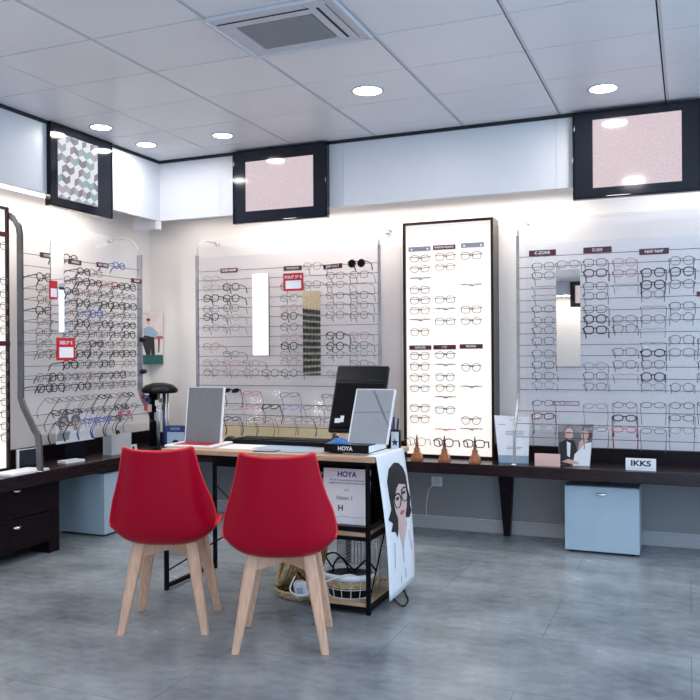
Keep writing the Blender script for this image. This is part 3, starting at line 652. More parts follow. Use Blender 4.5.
# left wall rack
Yc = [4.105, 4.215, 4.35, 4.475, 4.60, 4.725, 4.85, 4.975, 5.06]
left_rows = []
for ri, zr in enumerate(RLz):
    if ri == 0: cols = {2: 'black', 6: 'blue'}
    elif ri == 1: cols = {3: 'black', 4: 'grey'}
    elif ri == 10: cols = {k: R.choice(('black', 'grey', 'brown')) for k in (2, 3, 4, 5, 7)}
    elif ri in (11, 12): cols = {k: R.choice(('black', 'grey', 'black', 'navy', 'brown')) for k in range(0, 8)}
    else: cols = {k: R.choice(('black', 'black', 'black', 'grey', 'navy', 'brown', 'tortoise', 'silver')) for k in range(0, 8) if k != 1 or ri > 8}
    if ri == 2: cols[5] = 'red'; cols.pop(1, None)
    if ri == 5: cols[3] = 'navy'; cols[4] = 'blue'
    for k in (2, ):
        if ri in (8, 9): cols.pop(k, None)
    for n_, (k, c) in enumerate(sorted(cols.items())):
        yj = R.uniform(-.008, .008); bold = c in ('black', 'blue', 'tortoise') and R.random() < .8; shp = R.choice((rd, sq, ov, pa, pa))
        lab = '%s %s %s spectacles, %s in row %s from top of left wall rack' % ('bold' if bold else 'thin', c, shp, ('nearest' if n_ == 0 else CN[n_]+' along'), ('one', 'two', 'three', 'four', 'five', 'six', 'seven', 'eight', 'nine', 'ten', 'eleven', 'twelve', 'thirteen')[ri])
        glasses(c, shp, bold, (-3.84+.012, Yc[k]+yj, zr+.008), PI/2, math.radians(R.uniform(1, 7)), lab, 'spectacles on the left wall rack', yawj=R.uniform(-.08, .08))
for ri, (z, ks) in enumerate(((.955, (1, 2, 3, 4, 5, 6, 7)), (.875, (1, 2, 3, 4, 5, 6, 7)), (.805, (1, 2, 3, 4, 5, 6)))):
    for n_, k in enumerate(ks):
        c = R.choice(('black', 'grey', 'silver', 'black', 'navy')); 
        if ri == 2 and k in (3, 4): c = 'blue'
        if ri == 0: c = R.choice(('silver', 'grey', 'navy', 'black'))
        bold = c in ('black', 'blue'); shp = R.choice((rd, sq, ov, pa))
        lab = '%s %s spectacles tilted back, %s along in %s sloping row of left rack' % (c, shp, CN[n_] if n_ else 'nearest', ('upper', 'middle', 'lower')[ri])
        glasses(c, shp, bold, (XL+rack_d(z)+.02, Yc[k]-.05+R.uniform(-.01, .01), z), PI/2, math.radians(R.uniform(48, 62)), lab, 'spectacles on the left wall rack', yawj=R.uniform(-.1, .1))
# sunglasses seen in the middle rack's mirror, on a white board of the left wall
tag(obj('sunglasses_board', B(XL+.002, -3.93, 2.02, 2.62, .80, 2.0), M['wicker2'], bevel=.004), 'tan board full of sunglasses, seen in the middle rack mirror', 'display board')
for r_ in range(12):
    for c_ in range(3):
        glasses('black' if (r_+c_) % 4 else 'tortoise', (rd, sq, pa)[(r_*2+c_) % 3], True, (-3.905, 2.14+c_*.17, 1.72-r_*.072), PI/2, 0, 'dark sunglasses, %s in row %s of the mirrored sunglasses board' % (('left', 'middle', 'right')[c_], ('one', 'two', 'three', 'four', 'five', 'six', 'seven', 'eight', 'nine', 'ten', 'eleven', 'twelve')[r_]), 'sunglasses on the mirrored board', dark=True, folded=True, name='sunglasses')

# ---------------------------------------------------------------- chairs
def make_chair(label, loc, rotz):
    t = thing('shell_chair', label, 'chair', loc, (0, 0, rotz), group='red shell chairs at the desk')
    # profile from seat front to back top: (y, z, halfwidth, side lift up, side pull forward)
    P = [(.235, .420, .190, .005, .0), (.215, .432, .208, .02, 0), (.13, .418, .224, .050, 0), (.02, .403, .234, .070, 0), (-.09, .392, .238, .080, .0), (-.165, .397, .241, .080, .015), (-.212, .428, .246, .060, .05), (-.238, .500, .247, .020, .085), (-.252, .585, .230, .01, .085), (-.262, .655, .207, .0, .070), (-.272, .735, .182, .0, .055), (-.280, .800, .167, .006, .045), (-.284, .825, .157, .014, .04)]
    def shell(Pq, inset=0, off=0, sub=2, u0=0):
        bm = NB(); n = 12; rows_ = []
        for (y, z, hw, up, fw) in Pq:
            row = []
            for k in range(n+1):
                s = -1+2*k/n; q = abs(s)**(3.4 if z < .5 else 2.6); hh = hw-inset
                row.append(bm.verts.new((s*hh*(1-.05*q), y+fw*q+(off if z > .5 else 0), z+up*q+off*(0 if z > .5 else 1))))
            rows_.append(row)
        for a, b in zip(rows_, rows_[1:]):
            for k in range(n): bm.faces.new([a[k], a[k+1], b[k+1], b[k]])
        return bm
    o = obj('seat_shell', shell(P), M['red'], t, smooth=True)
    s = o.modifiers.new('subsurf', 'SUBSURF'); s.levels = s.render_levels = 2
    s = o.modifiers.new('solid', 'SOLIDIFY'); s.thickness = .012; s.offset = 0
    s = o.modifiers.new('bevel', 'BEVEL'); s.width = .004; s.segments = 2
    def ep(q_, sg, k=1.0): y, z, hw, up, fw = q_; return (sg*hw*.95*k, y+fw*(k**2.6), z+up*(k**2.6))
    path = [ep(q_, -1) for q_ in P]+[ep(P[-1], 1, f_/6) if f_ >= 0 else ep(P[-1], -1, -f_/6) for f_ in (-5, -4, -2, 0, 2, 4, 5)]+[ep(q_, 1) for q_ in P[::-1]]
    bm = NB(); tube(bm, cat([Vector(q_) for q_ in path], 3), .0065, 6); obj('rim_highlight', bm, M['rim'], t, smooth=True, label='lighter coral red highlight along the rim')  # added tube, puts the edge highlight into a lighter red
    cu = NB(); n = 10; g_ = []
    for j in range(7):
        y = -.17+.385*j/6; row = []
        for k in range(n+1):
            s_ = -1+2*k/n; hw = .225-.03*abs(j-3)/3; row.append((s_*hw, y, .437+.028*abs(s_)**2.4*(1.3 if j < 4 else .7)))
        g_.append(row)
    top = [[cu.verts.new((x, y, z+.03*(1-abs(-1+2*k/n)**6)*(1-abs(-1+2*j/6)**6)+.004)) for k, (x, y, z) in enumerate(r)] for j, r in enumerate(g_)]
    bot = [[cu.verts.new((x, y, z)) for x, y, z in r] for r in g_]
    for j in range(6):
        for k in range(n): cu.faces.new([top[j][k], top[j][k+1], top[j+1][k+1], top[j+1][k]]); cu.faces.new([bot[j][k], bot[j+1][k], bot[j+1][k+1], bot[j][k+1]])
    for k in range(n): cu.faces.new([top[0][k], bot[0][k], bot[0][k+1], top[0][k+1]]); cu.faces.new([top[6][k], top[6][k+1], bot[6][k+1], bot[6][k]])
    for j in range(6): cu.faces.new([top[j][0], top[j+1][0], bot[j+1][0], bot[j][0]]); cu.faces.new([top[j][n], bot[j][n], bot[j+1][n], top[j+1][n]])
    obj('seat_cushion', cu, M['cushion'], t, smooth=True)
    # beech underframe: a cross plus four splayed tapering legs
    top = {}
    for sx in (-1, 1):
        for sy in (-1, 1):
            tp = Vector((sx*.118, sy*.105-.01, .395)); ft = Vector((sx*.187, sy*.172, 0))
            bm = NB(); ax = (ft-tp).normalized(); s = Vector((sx, 0, 0)); s = (s-ax*s.dot(ax)).normalized(); u_ = ax.cross(s)
            rings = []
            for f_, w_, d_ in ((0, .027, .019), (.25, .026, .0185), (.6, .021, .017), (1, .016, .0145)):
                c = tp.lerp(ft, f_); rings.append([bm.verts.new(c+s*a*w_+u_*b*d_) for a, b in ((-1, -.7), (-.7, -1), (.7, -1), (1, -.7), (1, .7), (.7, 1), (-.7, 1), (-1, .7))])
            zmin = 0
            for v in rings[-1]: v.co.z = 0.001
            for a, b in zip(rings, rings[1:]):
                for k in range(8): bm.faces.new([a[k], a[(k+1) % 8], b[(k+1) % 8], b[k]])
            bm.faces.new(rings[0]); bm.faces.new(rings[-1][::-1])
            obj('leg', bm, M['beech'], t)
    for d in (1, -1):
        bm = NB(); a = Vector((-.118, -d*.105-.01, .362)); b = Vector((.118, d*.105-.01, .362)); c = (a+b)/2
        ax = (b-a).normalized(); s = ax.cross(Vector((0, 0, 1)))*.015
        prof = [(a, .332, .390), (a.lerp(b, .3), .343, .393), (a.lerp(b, .7), .343, .393), (b, .332, .390)]
        rings = [[bm.verts.new((q.x+s.x*i, q.y+s.y*i, zz)) for i, zz in ((-1, z0), (1, z0), (1, z1), (-1, z1))] for q, z0, z1 in prof]
        for p_, q_ in zip(rings, rings[1:]):
            for k in range(4): bm.faces.new([p_[k], p_[(k+1) % 4], q_[(k+1) % 4], q_[k]])
        bm.faces.new(rings[0]); bm.faces.new(rings[-1][::-1])
        obj('cross_rail', bm, M['beech'], t)
    bm = B(-.07, .07, -.085, .055, .392, .398); obj('mounting_plate', bm, M['steel'], t)
    return t
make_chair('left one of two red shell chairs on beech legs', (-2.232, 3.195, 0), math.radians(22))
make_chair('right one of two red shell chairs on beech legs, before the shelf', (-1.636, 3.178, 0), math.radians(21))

# ---------------------------------------------------------------- desk
DX0, DX1, DY0, DY1, DZ = -2.575, -1.375, 3.60, 4.12, .75
t = thing('desk', 'light wood desk on black steel frame with shelves at its right end', 'desk', (0, 0, 0))
obj('desktop', B(DX0, DX1, DY0, DY1, DZ-.024, DZ), M['oak'], t, bevel=.002)
w = .0095
for (x, y) in ((DX0+.015, DY0+.02), (DX0+.015, DY1-.02), (DX1-.04, DY0+.02), (DX1-.04, DY1-.02), (-1.72, DY0+.02), (-1.72, DY1-.02)):
    if x == -1.72 and y < 4: continue
    obj('leg', B(x-w, x+w, y-w, y+w, 0, DZ-.024), M['steel'], t)
x = DX0+.015; xa, xb = -1.72, DX1-.04
rails = [(x-w, x+w, DY0+.032, DY1-.032,   .012, .032), (x-w, x+w, DY0+.032, DY1-.032, DZ-.046, DZ-.024),
         (DX0+.028, DX1-.053, DY1-.0325, DY1-.0075, DZ-.046, DZ-.024), (DX0+.028, DX1-.053, DY0+.0075, DY0+.0325, DZ-.040, DZ-.024), (xb-w, xb+w, DY0+.032, DY1-.032, DZ-.046, DZ-.024)]
for z in (.012, .345):
    rails += [(xa, xb-w, DY0+.0075, DY0+.0325, z+.006, z+.025), (xa+w, xb-w, DY1-.0325, DY1-.0075, z+.006, z+.025), (xb-w, xb+w, DY0+.032, DY1-.032, z+.006, z+.025)]
for q in rails: obj('rail', B(*q), M['steel'], t)
for z in (.036, .369): obj('shelf', B(xa, xb-w, DY0+.015, DY1-.015, z, z+.016), M['oak'], t)
obj('modesty_panel', B(DX0+.03, DX1-.06, DY1-.06, DY1-.05, .60, DZ-.053), M['steel'], t)
for q0, q1 in (((DX0+.015, DY0+.03, .10), (-1.72, DY1-.03, .66)), ((DX0+.015, DY1-.03, .50), (-1.72, DY0+.03, .10)), ((xb, DY0+.03, .06), (xb, DY1-.03, .68)), ((xb, DY0+.03, .68), (xb, DY1-.03, .06))):
    bm = NB(); tube(bm, [q0, q1], .004, 6); obj('cross_brace', bm, M['steel'], t)

# banner hanging over the desk's right end
def ban(s, q, off=0):
    y = DY0+.012+.40*s+.05*q; z = DZ-.002-.685*q+.008*s*q; x = DX1+.006+.045*q+.014*math.sin(PI*q)+.004*math.sin(5*s)*q
    return (x+off, y, z)
t = thing('hanging_banner', 'white banner with a dark-haired person in glasses hanging off the desk end', 'banner')
bm = NB(); n, mq = 8, 20
g_ = [[bm.verts.new(ban(i/n, j/mq)) for i in range(n+1)] for j in range(mq+1)]
for j in range(mq):
    for i in range(n): bm.faces.new([g_[j][i], g_[j][i+1], g_[j+1][i+1], g_[j+1][i]])
# lip resting on the desktop
l0 = [bm.verts.new((DX1-.05, DY0+.012+.40*i/n, DZ+.003)) for i in range(n+1)]; l1 = [bm.verts.new((DX1+.004, DY0+.012+.40*i/n, DZ+.003)) for i in range(n+1)]
for i in range(n): bm.faces.new([l0[i], l0[i+1], l1[i+1], l1[i]]); bm.faces.new([l1[i], l1[i+1], g_[0][i+1], g_[0][i]])
o = obj('sheet', bm, M['white'], t, smooth=True); md = o.modifiers.new('solid', 'SOLIDIFY'); md.thickness = .0015; md.offset = 0
def bprint(name, pts, mm, off, rings=4):
    cx = sum(p[0] for p in pts)/len(pts); cq = sum(p[1] for p in pts)/len(pts); bm = NB(); c = bm.verts.new(ban(cx, cq, off)); prev = None
    for r in range(1, rings+1):
        f = r/rings; cur = [bm.verts.new(ban(cx+(x-cx)*f, cq+(q-cq)*f, off)) for x, q in pts]
        for k in range(len(pts)):
            k2 = (k+1) % len(pts)
            if prev is None: bm.faces.new([c, cur[k], cur[k2]])
            else: bm.faces.new([prev[k], cur[k], cur[k2], prev[k2]])
        prev = cur
    return obj(name, bm, M[mm], t)
hairpts = [(.55, .07), (.72, .085), (.86, .13), (.93, .20), (.93, .30), (.99, .37), (.95, .42), (.99, .47), (.88, .51), (.80, .50), (.60, .50), (.42, .53), (.36, .60), (.30, .55), (.16, .53), (.24, .48), (.10, .44), (.24, .38), (.22, .28), (.22, .18), (.34, .10)]
bprint('hair', hairpts, 'hair', .0025)
bprint('face', [(.58, .155), (.74, .19), (.84, .25), (.86, .34), (.80, .42), (.70, .485), (.58, .51), (.46, .49), (.37, .42), (.33, .33), (.36, .24), (.46, .19)], 'skin_pale', .0040)
bprint('neck', [(.44, .44), (.72, .44), (.76, .54), (.60, .66), (.54, .72), (.50, .64), (.40, .54)], 'skin_pale', .0035)
bprint('fringe', [(.40, .19), (.58, .13), (.76, .16), (.86, .25), (.80, .25), (.66, .19), (.56, .24), (.40, .27), (.33, .33), (.31, .25)], 'hair', .0052)
bprint('lips', [(.50, .435), (.58, .425), (.66, .43), (.70, .44), (.60, .455), (.53, .45)], 'lip', .0055)
bprint('nose', [(.60, .33), (.63, .38), (.66, .395), (.57, .40), (.58, .37)], 'skin', .0054)
for cx, cq in ((.48, .335), (.74, .315)):
    bprint('eye', ell(cx, cq-.008, .065, .012, 10), 'hair', .0054)
    bprint('brow', [(cx-.10, cq-.035), (cx, cq-.050), (cx+.10, cq-.040), (cx+.10, cq-.032), (cx, cq-.040), (cx-.10, cq-.027)], 'hair', .0054)
bm = NB()
for cx, cq in ((.47, .34), (.76, .32)): tube(bm, [ban(cx+.125*math.cos(a), cq+.052*math.sin(a), .007) for a in [2*PI*k/20 for k in range(20)]], .0024, 5, closed=True)
tube(bm, [ban(.595, .33, .007), ban(.635, .325, .007)], .0016, 5); obj('glasses_print', bm, M['ink'], t)
for a, b in (((.54, .72), (.55, .80)), ((.60, .86), (.61, .93)), ((.40, .88), (.42, .94)), ((.25, .62), (.20, .80)), ((.80, .60), (.9, .75))):
    bprint('shirt_fold', [(a[0]-.008, a[1]), (a[0]+.008, a[1]), (b[0]+.008, b[1]), (b[0]-.008, b[1])], 'greytext', .003, 1)

# ---------------------------------------------------------------- things on the desk
def sheet_thing(name, label, cat, pts, z, th, m, group=None):
    bm = NB(); a = [bm.verts.new((x, y, z)) for x, y in pts]; b = [bm.verts.new((x, y, z+th)) for x, y in pts]; n = len(pts)
    bm.faces.new(a[::-1]); bm.faces.new(b)
    for k in range(n): bm.faces.new([a[k], a[(k+1) % n], b[(k+1) % n], b[k]])
    o = obj(name, bm, m); return tag(o, label, cat, group)
# left mirror on its tray
t = thing('countertop_mirror', 'grey square desk mirror in a white tray with red lining, left on desk', 'mirror', (-2.46, 3.80, DZ), (0, 0, math.radians(4)))
obj('tray', B(-.15, .13, -.13, .13, 0, .012), M['white'], t, bevel=.004)
obj('lining', B(-.11, .10, -.10, .10, .012, .014), M['redcard'], t)
g_ = obj('backing', B(-.105, .105, 0, .006, 0, .30), M['greyback'], t); g_.location = (.01, .0, .016); g_.rotation_euler = (math.radians(-9), 0, 0)
f = NB(); box(f, .105, .113, -.003, .009, 0, .302); box(f, -.110, -.105, -.003, .009, 0, .302); box(f, -.105, .105, -.003, .009, .299, .303); box(f, -.105, .105, .006, .009, 0, .299)
f = obj('frame', f, M['white'], t); f.location = (.01, 0, .016); f.rotation_euler = (math.radians(-9), 0, 0)
# mouse
t = thing('computer_mouse', 'black computer mouse between the left mirror and keyboard', 'mouse', (-2.400, 4.01, DZ))
bm = NB(); 
for j in range(1): lathe(bm, [(.0, .0), (.03, .0), (.032, .010), (.027, .022), (.017, .030), (.004, .034)], n=16, sx=.95, sy=1.6)
obj('body', bm, M['black'], t, smooth=True); bm = NB(); tube(bm, [(-.004, -.03, .028), (.004, -.03, .028)], .005, 8); obj('scroll_wheel', bm, M['rail'], t)
# keyboard
t = thing('keyboard', 'long black keyboard lying across the back of the desk', 'keyboard', (-2.05, 4.00, DZ), (0, 0, math.radians(-1)))
obj('casing', B(-.30, .30, -.07, .09, 0, .026), M['black'], t, bevel=.004)
bm = NB()
for j in range(5):
    for k in range(20): box(bm, -.28+k*.028, -.28+k*.028+.024, -.055+j*.026, -.055+j*.026+.022, .026, .031)
obj('keys', bm, M['steel'], t)
# papers
pg = 'papers spread on the desk'
def quad(ps): return [(p.x, p.y) for p in ps]
sheet_thing('paper_sheet', 'white printed sheet beside the left mirror tray', 'paper', [(-2.30, 3.70), (-2.02, 3.72), (-2.04, 3.93), (-2.32, 3.91)], DZ, .0008, M['white'], pg)
sheet_thing('paper_sheet', 'blue and white printed sheet in the middle of the desk', 'paper', [(-2.12, 3.75), (-1.84, 3.72), (-1.82, 3.93), (-2.10, 3.96)], DZ+.0009, .0008, M['skyc'], pg)
sheet_thing('paper_sheet', 'pale sheet under the left end of the black book', 'paper', [(-1.92, 3.66), (-1.68, 3.68), (-1.70, 3.84), (-1.94, 3.82)], DZ+.0018, .0008, M['skyc'], pg)
t = thing('folded_leaflet', 'blue leaflet with columns of text near the front desk edge', 'leaflet', (-1.99, 3.68, DZ), (0, 0, .1), group=pg)
obj('cover', B(-.06, .06, -.04, .04, 0, .004), M['navy'], t); obj('print', B(-.05, .05, -.03, .03, .004, .0045), M['greytext'], t)
# black book with pages at its right end
t = thing('thick_book', 'thick black book lettered HOYA with white page block, under the mirror', 'book', (-1.555, 3.80, DZ), (0, 0, math.radians(-2)))
obj('loose_papers', B(-.02, .15, -.10, .10, 0, .008), M['white'], t)
bm = NB(); box(bm, -.115, .125, -.115, -.111, .008, .048); box(bm, -.115, .125, -.111, .115, .008, .011); box(bm, -.115, .125, -.111, .115, .045, .048)
obj('cover', bm, M['black'], t)
obj('page_block', B(-.110, .122, -.110, .112, .0112, .0448), M['white'], t)
text('HOYA', .028, M['white'], t, (-.0, -.1155, .028), bold=.0008)
# mirror on the book
t = thing('countertop_mirror', 'square desk mirror with white edge standing on the black book', 'mirror', (-1.475, 3.775, DZ+.048), (0, 0, math.radians(-2)))
g_ = obj('glass', B(-.105, .098, 0, .006, 0, .285), M['mirror'], t); g_.rotation_euler = (math.radians(-24), 0, 0)
f = NB(); box(f, .098, .106, -.002, .010, 0, .287); box(f, -.110, -.105, -.002, .010, 0, .287); box(f, -.105, .098, -.002, .010, .285, .289); box(f, -.105, .098, .006, .010, 0, .285)
f = obj('frame', f, M['white'], t); f.rotation_euler = (math.radians(-24), 0, 0)
# monitor seen from the back
mt = thing('computer_monitor', 'black computer monitor seen from behind at the right of the desk', 'monitor', (-1.605, 3.98, DZ), (0, 0, math.radians(0)))
k_ = NB(); box(k_, -.152, .140, 0, .03, .0, .37); s_ = obj('back_shell', k_, M['black'], mt, bevel=.006); s_.location = (.0, -.06, .085); s_.rotation_euler = (math.radians(-22), 0, 0)
k_ = NB(); box(k_, -.14, .128, -.012, 0, .02, .27); s2 = obj('rear_housing', k_, M['steel'], mt, bevel=.006); s2.location = (.0, -.06, .085); s2.rotation_euler = (math.radians(-22), 0, 0)
l_ = NB(); box(l_, -.115, -.085, -.0135, -.0125, .045, .07); box(l_, -.085, -.065, -.0135, -.0125, .05, .085)
s3 = obj('sticker', l_, M['white'], mt); s3.location = s2.location; s3.rotation_euler = s2.rotation_euler
l_ = NB(); box(l_, -.14, .130, -.0025, 0, .285, .289); s3 = obj('seam', l_, M['gap'], mt); s3.location = s2.location; s3.rotation_euler = s2.rotation_euler
k_ = NB(); lathe(k_, [(.09, 0), (.09, .008), (.02, .014), (.02, .13)], c=(0, .03, 0), n=20); obj('stand', k_, M['black'], mt, smooth=False)
# small figure and blue glasses cloth on the book
t = thing('figurine', 'small brown round figurine on the left end of black book', 'figurine', (-1.655, 3.79, DZ+.0485))
bm = NB(); lathe(bm, [(.004, 0), (.024, .003), (.026, .014), (.016, .024), (.018, .032), (.012, .044), (.003, .048)], n=14); obj('body', bm, M['brown'], t, smooth=True)
bm = NB(); lathe(bm, [(.002, 0), (.011, .003), (.009, .011), (.002, .013)], c=(.018, -.012, .03), n=10); obj('head', bm, M['skin'], t, smooth=True)
t = thing('glasses_cloth', 'crumpled bright blue cloth on the black book, before the mirror', 'cloth', (-1.615, 3.745, DZ+.0485), (0, 0, .1))
bm = NB(); n = 10; g_ = [[bm.verts.new((-.05+.1*i/n, -.03+.06*j/n, max(.0, .020*(1-((i-5)/5)**2)*(1-((j-5)/5)**2)*(1+.5*math.sin(i*1.7+j*2.1))))) for i in range(n+1)] for j in range(n+1)]
for j in range(n):
    for i in range(n): bm.faces.new([g_[j][i], g_[j][i+1], g_[j+1][i+1], g_[j+1][i]])
obj('cloth', bm, M['blueframe'], t, smooth=True)
# pen cup
t = thing('pen_cup', 'black pen cup full of pens behind the right desk mirror', 'pen holder', (-1.425, 4.02, DZ))
bm = NB(); lathe(bm, [(.0, .0), (.038, 0), (.038, .095), (.035, .095), (.035, .004), (0, .004)], n=20, cap=False); obj('cup', bm, M['black'], t, smooth=True)
for k, (c, dx, dy) in enumerate(((M['navy'], .02, .0), (M['lip'], -.012, .01), (M['inkblue'], .006, -.014), (M['ink'], -.02, -.01), (FM['brown'], .014, .016))):
    bm = NB(); tube(bm, [(dx*.5, dy*.5, .006), (dx*1.3, dy*1.3, .145+.01*(k % 3))], .0045, 6); obj('pen', bm, c, t)
t = thing('tent_card', 'small white card with blue star at the back corner of desk', 'card', (-1.41, 3.97, DZ), (0, 0, -.1))
obj('card', B(-.012, .03, -.001, .001, 0, .09), M['white'], t)
bm = NB(); poly(bm, [(.01+(.022 if k % 2 == 0 else .009)*math.sin(k*PI/5), .035+(.022 if k % 2 == 0 else .009)*math.cos(k*PI/5)) for k in range(10)], -.0018); obj('star', bm, M['inkblue'], t)

# ---------------------------------------------------------------- on the desk's shelves and below
t = thing('certificate', 'white HOYA certificate leaning on the middle shelf under the desk', 'certificate', (-1.555, 3.68, .3855+.0255), (math.radians(-4), 0, 0))
obj('sheet', B(-.125, .125, 0, .003, 0, .268), M['white'], t)
text('HOYA', .036, M['inkblue'], t, (0, -.0008, .240), bold=.001)
text('Prix de reconnaissance Partenaire', .0135, M['ink'], t, (0, -.0008, .212)); text('engagement et formation professionnelle', .0115, M['ink'], t, (0, -.0008, .198))
text('à la', .016, M['ink'], t, (.0, -.0008, .165)); text('Vision 1', .028, M['ink'], t, (-.01, -.0008, .125)); text('H', .040, M['ink'], t, (-.03, -.0008, .075), bold=.001)
bm = NB(); tube(bm, [(-.10, -.0006, .036), (-.05, -.0006, .030), (-.02, -.0006, .038), (.04, -.0006, .033), (.10, -.0006, .036)], .0012, 4); obj('signature', bm, M['skyc'], t)
tag(obj('flat_box', B(-1.70, -1.43, 3.64, 3.95, .3855, .410), M['black'], bevel=.002), 'flat black box under the certificate on the middle shelf', 'box')
tag(obj('storage_box', B(-1.69, -1.45, 3.97, 4.08, .3855, .62), M['steel'], bevel=.003), 'dark box at the back of the middle shelf', 'box')
# grey mesh file bin
t = thing('mesh_bin', 'grey wire mesh bin at the back of the bottom shelf', 'bin', (-1.575, 3.975, .0525))
bm = NB(); X, Yh, H = .115, .09, .27
for k in range(13):
    x = -X+2*X*k/12; bar(bm, (x, -Yh, 0), (x, -Yh, H), .002); bar(bm, (x, Yh, 0), (x, Yh, H), .002)
    y = -Yh+2*Yh*k/12; bar(bm, (-X, y, 0), (-X, y, H), .002); bar(bm, (X, y, 0), (X, y, H), .002)
for k in range(15):
    z = H*k/14; bar(bm, (-X, -Yh, z), (X, -Yh, z), .002); bar(bm, (-X, Yh, z), (X, Yh, z), .002); bar(bm, (-X, -Yh, z), (-X, Yh, z), .002); bar(bm, (X, -Yh, z), (X, Yh, z), .002)
obj('mesh', bm, M['greytext'], t); bm = NB()
for a, b in (((-X, -Yh), (X, -Yh)), ((X, -Yh), (X, Yh)), ((X, Yh), (-X, Yh)), ((-X, Yh), (-X, -Yh))): bar(bm, (*a, H), (*b, H), .007)
obj('rim', bm, M['rail'], t)
# white wire basket
t = thing('wire_basket', 'round white wire basket with seagrass band on the bottom shelf', 'basket', (-1.565, 3.745, .0525))
def rr_(z): return .095+.22*z
bm = NB()
for k in range(16):
    a = 2*PI*k/16; tube(bm, [(rr_(z)*1.18*math.cos(a), rr_(z)*math.sin(a), z) for z in (0, .03, .06, .09)], .0018, 5)
for z in (.002, .045): tube(bm, [(rr_(z)*1.18*math.cos(a), rr_(z)*math.sin(a), z) for a in [2*PI*k/28 for k in range(28)]], .002, 5, closed=True)
obj('wires', bm, M['white'], t)
bm = NB(); lathe(bm, [(rr_(.068)-.004, .088), (rr_(.088)+.004, .088), (rr_(.118)+.006, .118), (rr_(.118)-.006, .12), (rr_(.09)-.008, .09)], n=36, sx=1.18, cap=False); obj('rim_band', bm, M['white'], t, smooth=True)
bm = NB()
for z in (.056, .064, .072, .080): tube(bm, [((rr_(z)+.0025*math.cos(k*PI))*1.18*math.cos(2*PI*k/40), (rr_(z)+.0025*math.cos(k*PI))*math.sin(2*PI*k/40), z) for k in range(40)], .0048, 5, closed=True)
obj('seagrass_band', bm, M['wicker2'], t)
bm = NB(); lathe(bm, [(.0, .004), (.088, .004), (rr_(.1)-.014, .10), (0, .085)], n=24, sx=1.18, cap=False); obj('dark_contents', bm, M['black'], t)
# rattan basket tipped on its side
t = thing('rattan_basket', 'brown rattan basket tipped on its side behind the right chair', 'basket', (-1.93, 3.80, .0))
def ring(bm, c, ax, r, tr, n=30, wob=.003, ph=0):
    ax = Vector(ax).normalized(); s = ax.orthogonal().normalized(); u_ = ax.cross(s)
    tube(bm, [Vector(c)+(s*math.cos(2*PI*k/n)+u_*math.sin(2*PI*k/n))*(r+wob*math.cos(k*PI+ph)) for k in range(n)], tr, 5, closed=True)
bm = NB(); ax = Vector((.62, .35, -.25)).normalized(); c0 = Vector((.02, -.0, .195))
for k in range(11):
    f = k/10; ring(bm, c0+ax*(-.02+.17*f), ax, .150-.045*f**1.6, .0085, ph=PI*k)
for k in range(8): ring(bm, c0+ax*(.152), ax, .098-.013*k, .008, ph=PI*k)
for v in bm.verts: v.co.z = max(.004, v.co.z)
obj('wall', bm, M['wicker'], t, smooth=True)
bm = NB(); ring(bm, c0-ax*.026, ax, .152, .014, wob=.004)
for v in bm.verts: v.co.z = max(.003, v.co.z)
obj('rim', bm, M['wicker2'], t, smooth=True)
t = thing('rattan_tray', 'flat round rattan tray on the floor under the tipped basket', 'tray', Vector((-1.86, 3.80, 0)))
bm = NB()
for k in range(8): ring(bm, (0, 0, .008), (0, 0, 1), .012+.0135*k, .007, ph=PI*k)
for k in range(3): ring(bm, (0, 0, .018+.011*k), (0, 0, 1), .118+.004*k, .0075, ph=PI*k)
obj('weave', bm, M['wicker2'], t, smooth=True)
# white adapter in it, with cable
pp = at(311, 583, 1, 3.66)
t = thing('power_adapter', 'white boxy power adapter resting against the rattan basket', 'adapter', (pp.x-.045, 3.66, .042), (0, math.radians(-8), math.radians(15)))
obj('body', B(-.035, .035, -.03, .03, 0, .075), M['fascia'], t, bevel=.008)
obj('blue_mark', B(-.02, .012, -.0315, -.03, .02, .05), M['skyc'], t)
bm = NB(); tube(bm, cat([at(295, 576, 1, 3.60), at(290, 588, 1, 3.58), at(294, 594, 1, 3.57), at(305, 595, 1, 3.57), at(318, 586, 1, 3.58), at(330, 580, 1, 3.59), at(347, 575, 1, 3.63), at(356, 576, 1, 3.66)]), .004, 7)
tag(obj('white_cable', bm, M['cable'], smooth=True), 'white cable looping from the adapter into the shelf', 'cable')
bm = NB()
tube(bm, cat([(-1.68, 3.80, .16), (-1.68, 3.72, .235), (-1.62, 3.70, .26), (-1.57, 3.70, .22), (-1.55, 3.72, .17), (-1.50, 3.70, .20), (-1.46, 3.71, .235), (-1.43, 3.74, .19), (-1.44, 3.80, .15)]), .005, 6)
tube(bm, cat([(-1.66, 3.76, .15), (-1.64, 3.73, .20), (-1.60, 3.72, .235), (-1.555, 3.72, .20), (-1.53, 3.74, .16)]), .005, 6)
tag(obj('cable_bundle', bm, M['black'], smooth=True), 'tangle of black cables above the white wire basket', 'cable')
bm = NB()
q = [at(x, y, 2, .008) for x, y in ((385, 596), (392, 588), (399, 585), (404, 590), (408, 600), (403, 606), (396, 601), (390, 594))]
tube(bm, cat(q), .004, 6); tube(bm, [at(396, 588, 2, .01), at(402, 580, 2, .03), at(407, 580, 2, .02)], .009, 7)
tag(obj('floor_cable', bm, M['black'], smooth=True), 'black cable on the floor under the hanging banner', 'cable')

